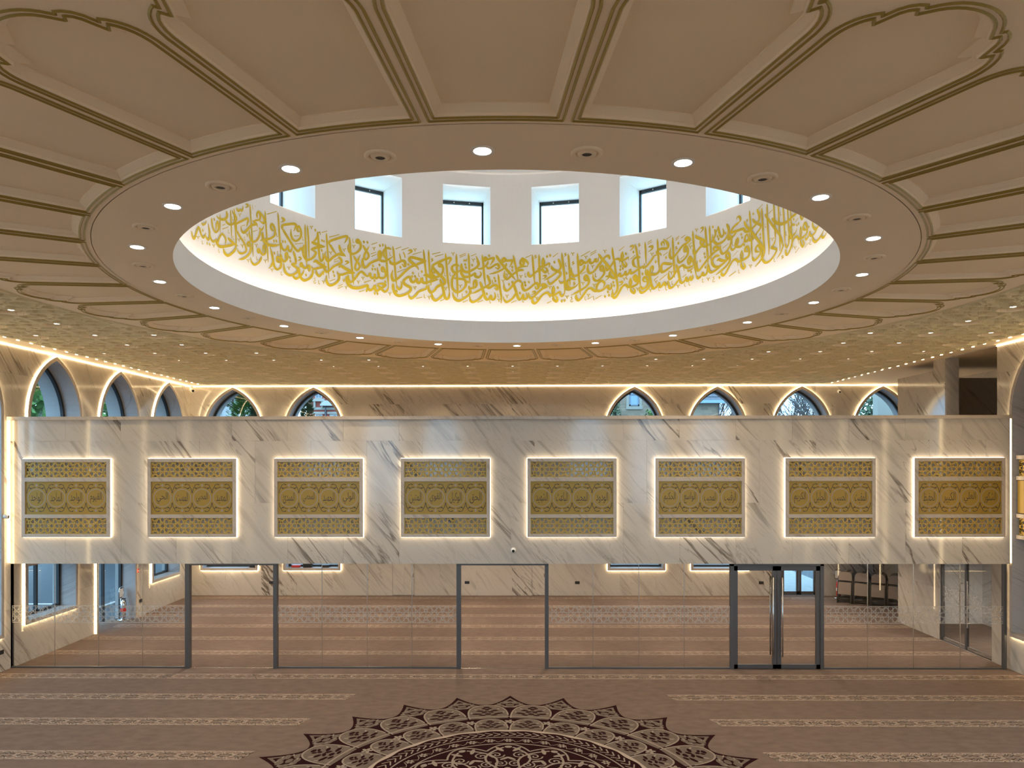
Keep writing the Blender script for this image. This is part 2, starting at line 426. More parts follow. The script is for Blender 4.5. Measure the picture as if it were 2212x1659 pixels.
for k in range(NT):
    a = k*ST; b = MB()
    for (dr, dt) in ((0,0),(.10,.11),(.10,-.11),(-.02,.18),(-.02,-.18),(-.10,.06),(-.10,-.06),(.14,0)):
        blob(b, *pol(3.38+dr, a+dt/3.4), .085, .05, -a+dt*2, .0018, 8)
    lf = b.build('leaf_motif', 'med_taupe', med)
    b = MB()
    for (dr, dt) in ((.16,.08),(.16,-.08),(.05,.20),(.05,-.20),(-.08,.10),(-.08,-.10)): blob(b, *pol(3.38+dr, a+dt/3.4), .05, .012, -a+dt*3, .0026, 6)
    b.build('leaf_vein', 'med_light', lf)
    b = MB()
    for i in range(5): t = 2*PI*i/5; blob(b, *(Vector(pol(2.52, a))+Vector((.05*math.cos(t), .05*math.sin(t)))), .045, .028, t, .0048, 7)
    b.build('bud', 'med_light', med)
mb = MB(); annul(mb, 2.76, 2.79, .0038); mb.build('thin_ring', 'med_light', med)
mb = MB(); fan(mb, disc(2.13), .0052); mb.build('ring_field', 'med_cream', med)
mb = MB(); fan(mb, [pol(2.085-.035*math.cos(12*t)**2, t) for t in [2*PI*i/240 for i in range(240)]], .0060); mb.build('core_field', 'med_dark', med)
mb = MB()
for k in range(96):
    a = 2*PI*k/96
    for s in (1, -1): rib(mb, [pol(1.94+s*.075, a), pol(1.94+s*.02, a+.045), pol(1.94, a+.06)], .022, .0066)
annul(mb, 1.80, 1.825, .0066); annul(mb, 1.535, 1.56, .0066); mb.build('rope_ring', 'med_light', med)
mb = MB()
for k in range(36):
    a = 2*PI*k/36
    for i in range(6): t = 2*PI*i/6; c = pol(1.68, a); blob(mb, c[0]+.042*math.cos(t), c[1]+.042*math.sin(t), .030, .020, t, .0066, 6)
    rib(mb, [pol(1.70, a+.035), pol(1.62, a+.07), pol(1.66, a+.11), pol(1.74, a+.14)], .013, .0066)
mb.build('flower_ring', 'med_light', med)
mb = MB()
for k in range(12):
    a = 2*PI*k/12
    rib(mb, [pol(1.52-.24*abs(math.sin(PI*i/12))**.0*(1-math.sin(PI*i/12))*1.0, a-PI/12+PI/6*i/12) for i in range(13)], .030, .0068)
    for s in (1, -1):
        sp = [pol(.45+.95*(i/22), a+s*(.05+.30*math.sin(PI*i/22))) for i in range(23)]; rib(mb, sp, .034, .0068)
        sp = [(Vector(pol(1.12, a+s*.16))+Vector((.13*(1-i/20)*math.cos(s*i*.55), .13*(1-i/20)*math.sin(s*i*.55))))[:] for i in range(20)]; rib(mb, sp, .024, .0068)
        sp = [(Vector(pol(.80, a+s*.14))+Vector((.11*(1-i/20)*math.cos(s*i*.55+1), .11*(1-i/20)*math.sin(s*i*.55+1))))[:] for i in range(20)]; rib(mb, sp, .022, .0068)
        blob(mb, *pol(1.33, a+s*.10), .10, .035, -a+s*.9, .0068); blob(mb, *pol(.98, a+s*.05), .09, .03, -a-s*.7, .0068)
    blob(mb, *pol(1.42, a), .06, .045, -a, .0068); blob(mb, *pol(.62, a), .05, .05, 0, .0068)
annul(mb, .40, .44, .0068); mb.build('arabesque', 'med_light', med)

# ================================================================== ceiling
vs, fs = poly_holes([(-11.3,YR-.2),(14.4,YR-.2),(14.4,YB+.15),(-11.3,YB+.15)], [arc(0,0,7.47,0,2*PI,128)[:-1]])
ceiling = struct(MB().add([(x, y, CZ+.085) for x, y in vs], fs).build('ceiling', 'plaster'), 'cream plaster ceiling around the open dome')
vs, fs = poly_holes([(-11.9,YR-.9),(14.9,YR-.9),(14.9,YB+.8),(-11.9,YB+.8)], [arc(0,0,5.0,0,2*PI,96)[:-1]])
MB().add([(x, y, CZ+.5) for x, y in vs], fs).build('leak_shield', 'plaster', ceiling)  # unseen plate added to stop sky light leaking through ceiling gaps
mb = MB(); mb.lathe([(5.46, CZ+.03), (5.46, CZ), (4.59, CZ)], 160); mb.build('soffit_ring', 'plaster', ceiling)
MB().lathe([(4.59,CZ),(4.59,CZ+.46),(4.66,CZ+.46),(4.66,CZ+.10),(5.0,CZ+.10)], 160).build('cove_lip', 'plaster_white', ceiling)
co = tag(MB().lathe([(4.78,CZ+.13),(4.84,CZ+.13),(4.84,CZ+.19),(4.78,CZ+.19),(4.78,CZ+.13)], 128).build('cove_light', 'cove'),
    'hidden warm light strip glowing in the cove at the foot of the dome drum', 'light strip')

# 32 recessed panels with gilded mouldings
HA = PI/32
def side(r): return r*math.tan(HA)-.024
def panel_outline():
    r0 = 5.505; s0 = side(r0); P = []
    a0 = math.asin(s0/r0); P += [(r0*math.sin(-a0+2*a0*i/6), r0*math.cos(-a0+2*a0*i/6)) for i in range(7)]        # inner arc, left to right
    right = [(side(5.9),5.9),(side(6.4),6.4),(side(6.78),6.78)]
    s1 = side(6.84); right[-1] = (s1, 6.84)
    for i in range(1, 7):
        t = i/6; right.append(((1-t)**2*s1+2*t*(1-t)*(s1+.005)+t*t*.505, (1-t)**2*6.84+2*t*(1-t)*7.05+t*t*7.14))
    right += [(.488,7.124)]
    for i in range(1, 5):
        t = i/4; right.append(((1-t)**2*.488+2*t*(1-t)*.455+t*t*.330, (1-t)**2*7.124+2*t*(1-t)*7.26+t*t*7.285))
    right += [(.314,7.268)]
    for i in range(1, 7):
        t = i/6; right.append(((1-t)**2*.314+2*t*(1-t)*.20+0, (1-t)**2*7.268+2*t*(1-t)*7.40+t*t*7.40))
    P += right + [(-x, y) for x, y in right[:-1]][::-1]
    return P     # clockwise or ccw, checked below
PO = panel_outline()
if sum(PO[i-1][0]*PO[i][1]-PO[i][0]*PO[i-1][1] for i in range(len(PO))) < 0: PO = PO[::-1]
sec = arc(0,0,5.45,PI/2-HA,PI/2+HA,6)[::-1]
out = [(5.45*math.sin(-HA+2*HA*i/8), 5.45*math.cos(-HA+2*HA*i/8)) for i in range(9)]+[(7.50*math.sin(HA-2*HA*i/8), 7.50*math.cos(HA-2*HA*i/8)) for i in range(9)]
vs, fs = poly_holes(out, [PO])
mb = MB().add([(x, y, 0) for x, y in vs], fs)
O1 = PO; O2 = offset(PO, .075); O3 = offset(PO, .088); O4 = offset(PO, .135)
# border, then a stepped cove up to the field
mb.strip([(*p, 0) for p in O1], [(*p, 0) for p in O2], True)
mb.strip([(*p, 0) for p in O2], [(*p, .022) for p in O2], True)
mb.strip([(*p, .022) for p in O2], [(*p, .028) for p in O3], True)
mb.strip([(*p, .028) for p in O3], [(*p, .060) for p in O4], True)
mb.strip([(*p, .060) for p in O4], [(*p, .070) for p in O4], True)
pm_border = mb.mesh('panel_border', 'plaster')
mb = MB(); tv, tf = poly_holes(O4, []); mb.add([(x, y, .070) for x, y in tv], tf); pm_field = mb.mesh('panel_field', 'plaster_panel')
gl = []
for d0, d1 in ((.002,.024),(.046,.068)):
    mb = MB(); A = offset(PO, d0); B = offset(PO, d1); Cc = offset(PO, (d0+d1)/2)
    mb.strip([(*p, -.001) for p in A], [(*p, -.012) for p in Cc], True).strip([(*p, -.012) for p in Cc], [(*p, -.001) for p in B], True)
    gl.append(mb.mesh('gold_line', 'gold_line'))
for k in range(32):
    a = 2*PI*k/32
    p = inst('ceiling_panel', pm_border, ceiling, (0,0,CZ), a)
    inst('panel_field', pm_field, p); inst('gold_line', gl[0], p); inst('gold_line', gl[1], p)

# relief tiles
TP = 1.205; hp = TP/2
TS = []
for (p, q) in lattice_segs():
    for sx in (1,-1):
        for sy in (1,-1):
            for sw in (0, 1):
                a, b = (p, q) if not sw else ((p[1], p[0]), (q[1], q[0]))
                TS.append((sx*a[0]*hp, sy*a[1]*hp, sx*b[0]*hp, sy*b[1]*hp))
TS = list({tuple(round(v, 4) for v in t) for t in TS})
def sdist(x, y):
    m = 9
    for (ax, ay, bx, by) in TS:
        dx, dy = bx-ax, by-ay; l = dx*dx+dy*dy
        if l < 1e-9: continue
        t = max(0, min(1, ((x-ax)*dx+(y-ay)*dy)/l)); d = math.hypot(x-ax-t*dx, y-ay-t*dy)
        if d < m: m = d
    return m
NG = 44; RC = .235
def tile_h(x, y):
    r = math.hypot(x, y)
    d = sdist(x, y)
    if r < RC+.06: d = min(d, max(0, r-RC-.02)) if r > RC+.02 else 0
    ax, ay = abs(x)/hp, abs(y)/hp
    for (px, py) in ((.33,.125),(.125,.33),(.60,.13),(.13,.60),(.93,.83),(.83,.93)):
        if math.hypot(ax-px, ay-py) < .042: return .03
    return -.085 + (0 if d < .020 else min((d-.020)*2.0, .070))
def tile_mesh(skip=None, dish=True):
    mb = MB(); n = NG+1
    for j in range(n):
        for i in range(n):
            x = -hp+TP*i/NG; y = -hp+TP*j/NG; mb.v.append((x, y, HGT[j*n+i]))
    for j in range(NG):
        for i in range(NG):
            x = -hp+TP*(i+.5)/NG; y = -hp+TP*(j+.5)/NG
            if dish and math.hypot(x, y) < RC+.006: continue
            if skip and skip(x, y): continue
            mb.f.append((j*n+i, j*n+i+1, (j+1)*n+i+1, (j+1)*n+i))
    nf = len(mb.f)
    if dish: mb.lathe([(RC+.035,-.0865),(RC,-.0865),(RC,-.030),(.001,-.030)], 32)
    me = mb.mesh('ceiling_tile', 'relief'); me.materials.append(MATS['plaster'])
    for q in me.polygons:
        if q.index >= nf and (q.index-nf) % 3 == 1: q.material_index = 1  # paler plaster on the dish wall paints in its bright lit crescent
    return me
HGT = [tile_h(-hp+TP*i/NG, -hp+TP*j/NG) for j in range(NG+1) for i in range(NG+1)]
tile_me = tile_mesh()
lamp_me = MB().lathe([(.0005,-.040),(.042,-.040),(.048,-.052),(.062,-.050),(.062,-.018)], 20).mesh('bezel', 'white_plastic')
lens_me = MB().lathe([(.0005,-.056),(.03,-.054),(.044,-.046)], 16).mesh('lens', 'dish_lamp')
flush_bezel = MB().lathe([(.0005,-.018),(.052,-.018),(.062,-.020),(.075,-.020),(.075,-.004)], 20).mesh('bezel', 'white_plastic')
flush_lens = MB().lathe([(.0005,-.0195),(.055,-.0195)], 16).mesh('lens', 'lamp')
def downlight(name, x, y, z, label, group, sc=1.0, flush=False):
    e = tag(empty(name, (x, y, z)), label, 'downlight', group)
    inst('bezel', flush_bezel if flush else lamp_me, e); inst('lens', flush_lens if flush else lens_me, e); e.scale = (sc, sc, 1); return e
SPOTS = []
for j in range(-1, 11):
    for k in range(-8, 9):
        x, y = k*TP, j*TP; r = math.hypot(x, y)
        if r < 7.50-.86: continue
        if r < 7.50+.86:
            if r < 7.50-.6: pass
            me = tile_mesh(lambda px, py: math.hypot(px+x, py+y) < 7.50, r > 7.50+.24)
            if not me.polygons: continue
            inst('ceiling_tile', me, ceiling, (x, y, CZ+.065))
        else: inst('ceiling_tile', tile_me, ceiling, (x, y, CZ+.065))
        if r > 7.50+.25 and not (abs(k) == 8 and j % 2 == 0):
            downlight('ceiling_downlight', x, y, CZ+.065, 'small round downlight glowing in a dish of the carved relief ceiling', 'downlights in the relief ceiling')
            if (j+k) % 2 == 0: SPOTS.append((x, y))
MB().lathe([(7.495,CZ-.0),(7.51,CZ-.024),(7.51,CZ+.085)], 160).build('relief_edge', 'relief', ceiling)
for b in ((XL-.05,-10.31,YR,YB,CZ+.0,CZ+.084),(10.31,14.3,YR,YB,CZ+.0,CZ+.084),(-10.31,10.31,12.66,YB,CZ+.0,CZ+.084)): MB().box(*b).build('flat_margin', 'plaster', ceiling)
# ring of downlights and speakers round the opening
A0 = -0.0255
for k in range(18):
    a = A0+k*2*PI/18; r = 1.938*2.57
    e = downlight('ring_downlight', r*math.sin(a), -r*math.cos(a), CZ+.012, 'bright round downlight in the soffit ring around the dome opening', 'downlights around the dome opening', 1.35, True)
    lamp('SPOT', 'ring_beam', (0,0,-.03), 105, WARM, .07, (0,0,0), e, spot_size=math.radians(150), spot_blend=.8)
    a += PI/18
    s = tag(empty('ceiling_speaker', (r*math.sin(a), -r*math.cos(a), CZ)), 'round white eyeball fitting, unlit, in the soffit ring between two downlights', 'ceiling fitting', 'unlit fittings around the dome opening')
    MB().lathe([(.135,0),(.135,-.012),(.115,-.02),(.095,-.012),(.09,.0)], 28).build('bezel', 'plaster', s, True)
    MB().lathe([(.085,-.003),(.075,-.018),(.045,-.022),(.045,-.010),(.001,-.010)], 24).build('eyeball', 'plaster', s, True)
    MB().lathe([(.042,-.0125),(.001,-.0125)], 16).build('grille', 'black_plastic', s)
for (x, y) in SPOTS + [(sx*x, y) for x in (1.8, 5.4, 9.0) for y in (-11, -8.4) for sx in (1,-1)] + [(sx*9, y) for y in (-5.5,-2.5) for sx in (1,-1)]:  # hand-listed positions are unseen extra lamps, added to even out the floor light
    lamp('SPOT', 'ceiling_beam', (x, y, CZ-.03), 44 if y > 4 else 48, (1.0,.74,.41), .05, (0,0,0), ceiling, spot_size=math.radians(130), spot_blend=.9)
# little glows along the edge of the relief
gm = MB().box(-.006,.006,-.032,.032,-.012,.008).mesh('glow_slot', 'glow')
for s, nm, lb in ((-1, 'edge_light', 'row of tiny warm light slots along the ceiling edge above the left wall'), (1, 'edge_light', 'row of tiny warm light slots along the ceiling edge above the right wall')):
    e = tag(empty(nm, (s*10.295, 0, CZ-.0)), lb, 'light strip')
    y = -1.2
    while y < 12.6:
        inst('glow_slot', gm, e, (s*random.uniform(-.015,.015), y, -.012), s*random.uniform(.2,.6)); y += .4017

# ------------------------------------------------------------------ drum and dome
RD = 4.98; ZW0, ZW1, ZT = 9.25, 10.52, 10.82; HWA = .525/RD
drum = struct(empty('wall_drum', (0,0,0)), 'round white drum wall under the dome with a ring of square windows')
mb = MB(); NB = 16
def ring_pts(z, a0, a1, n): return [(RD*math.sin(a0+(a1-a0)*i/n), RD*math.cos(a0+(a1-a0)*i/n), z) for i in range(n+1)]
for b in range(NB):
    ac = (b+.5)*2*PI/NB; l, r = ac-PI/NB, ac+PI/NB
    for (a0, a1, z0, z1, n) in ((l, r, CZ+.05, ZW0, 12), (l, r, ZW1, ZT, 12), (l, ac-HWA, ZW0, ZW1, 4), (ac+HWA, r, ZW0, ZW1, 4)):
        mb.strip(ring_pts(z0, a0, a1, n), ring_pts(z1, a0, a1, n))
mb.build('drum_wall', 'plaster_white', drum)
MB().lathe([(RD,ZT-.02),(RD-.10,ZT-.02),(RD-.10,ZT+.10),(RD-.02,ZT+.10)], 128).build('cornice', 'plaster_white', drum)
dome = struct(MB().lathe([((RD)*math.cos(t), ZT+.08+3.4*math.sin(t)) for t in [PI/2*i/14 for i in range(15)]], 96).build('ceiling_dome', 'plaster_white', None, True), 'white dome over the drum')
for b in range(NB):
    ac = (b+.5)*2*PI/NB
    w = struct(empty('window_%d' % (b+1), (RD*math.sin(ac), RD*math.cos(ac), ZW0), -ac), 'square clerestory window in the dome drum')
    hw = RD*math.sin(HWA); yb = RD*math.cos(HWA)-RD-.002; dp = 1.0; H = ZW1-ZW0
    mb = MB()
    mb.add([(-hw,yb,0),(hw,yb,0),(hw*.97,dp,.02),(-hw*.97,dp,.02),(-hw,yb,H),(hw,yb,H),(hw*.97,dp,H-.0),(-hw*.97,dp,H-.0)], [(0,1,2,3),(4,7,6,5),(0,3,7,4),(1,5,6,2)])
    mb.build('reveal', 'plaster_white', w)
    f = MB(); ft = .055
    for (x0,x1,z0,z1) in ((-hw,-hw+ft,0,H),(hw-ft,hw,0,H),(-hw,hw,0,ft*.6),(-hw,hw,H-ft*1.4,H)): f.box(x0,x1,dp-.06,dp,z0,z1)
    f.build('window_frame', 'frame_dark', w)
    c = MB(); 
    for x in (-.18,.18): c.box(x-.012,x+.012,dp-.075,dp-.06,H-.055,H-.03)
    c.build('catch', 'steel', w)
    MB().add([(-hw,dp-.03,0),(hw,dp-.03,0),(hw,dp-.03,H),(-hw,dp-.03,H)], [(0,1,2,3)]).build('pane', 'glass_window', w)

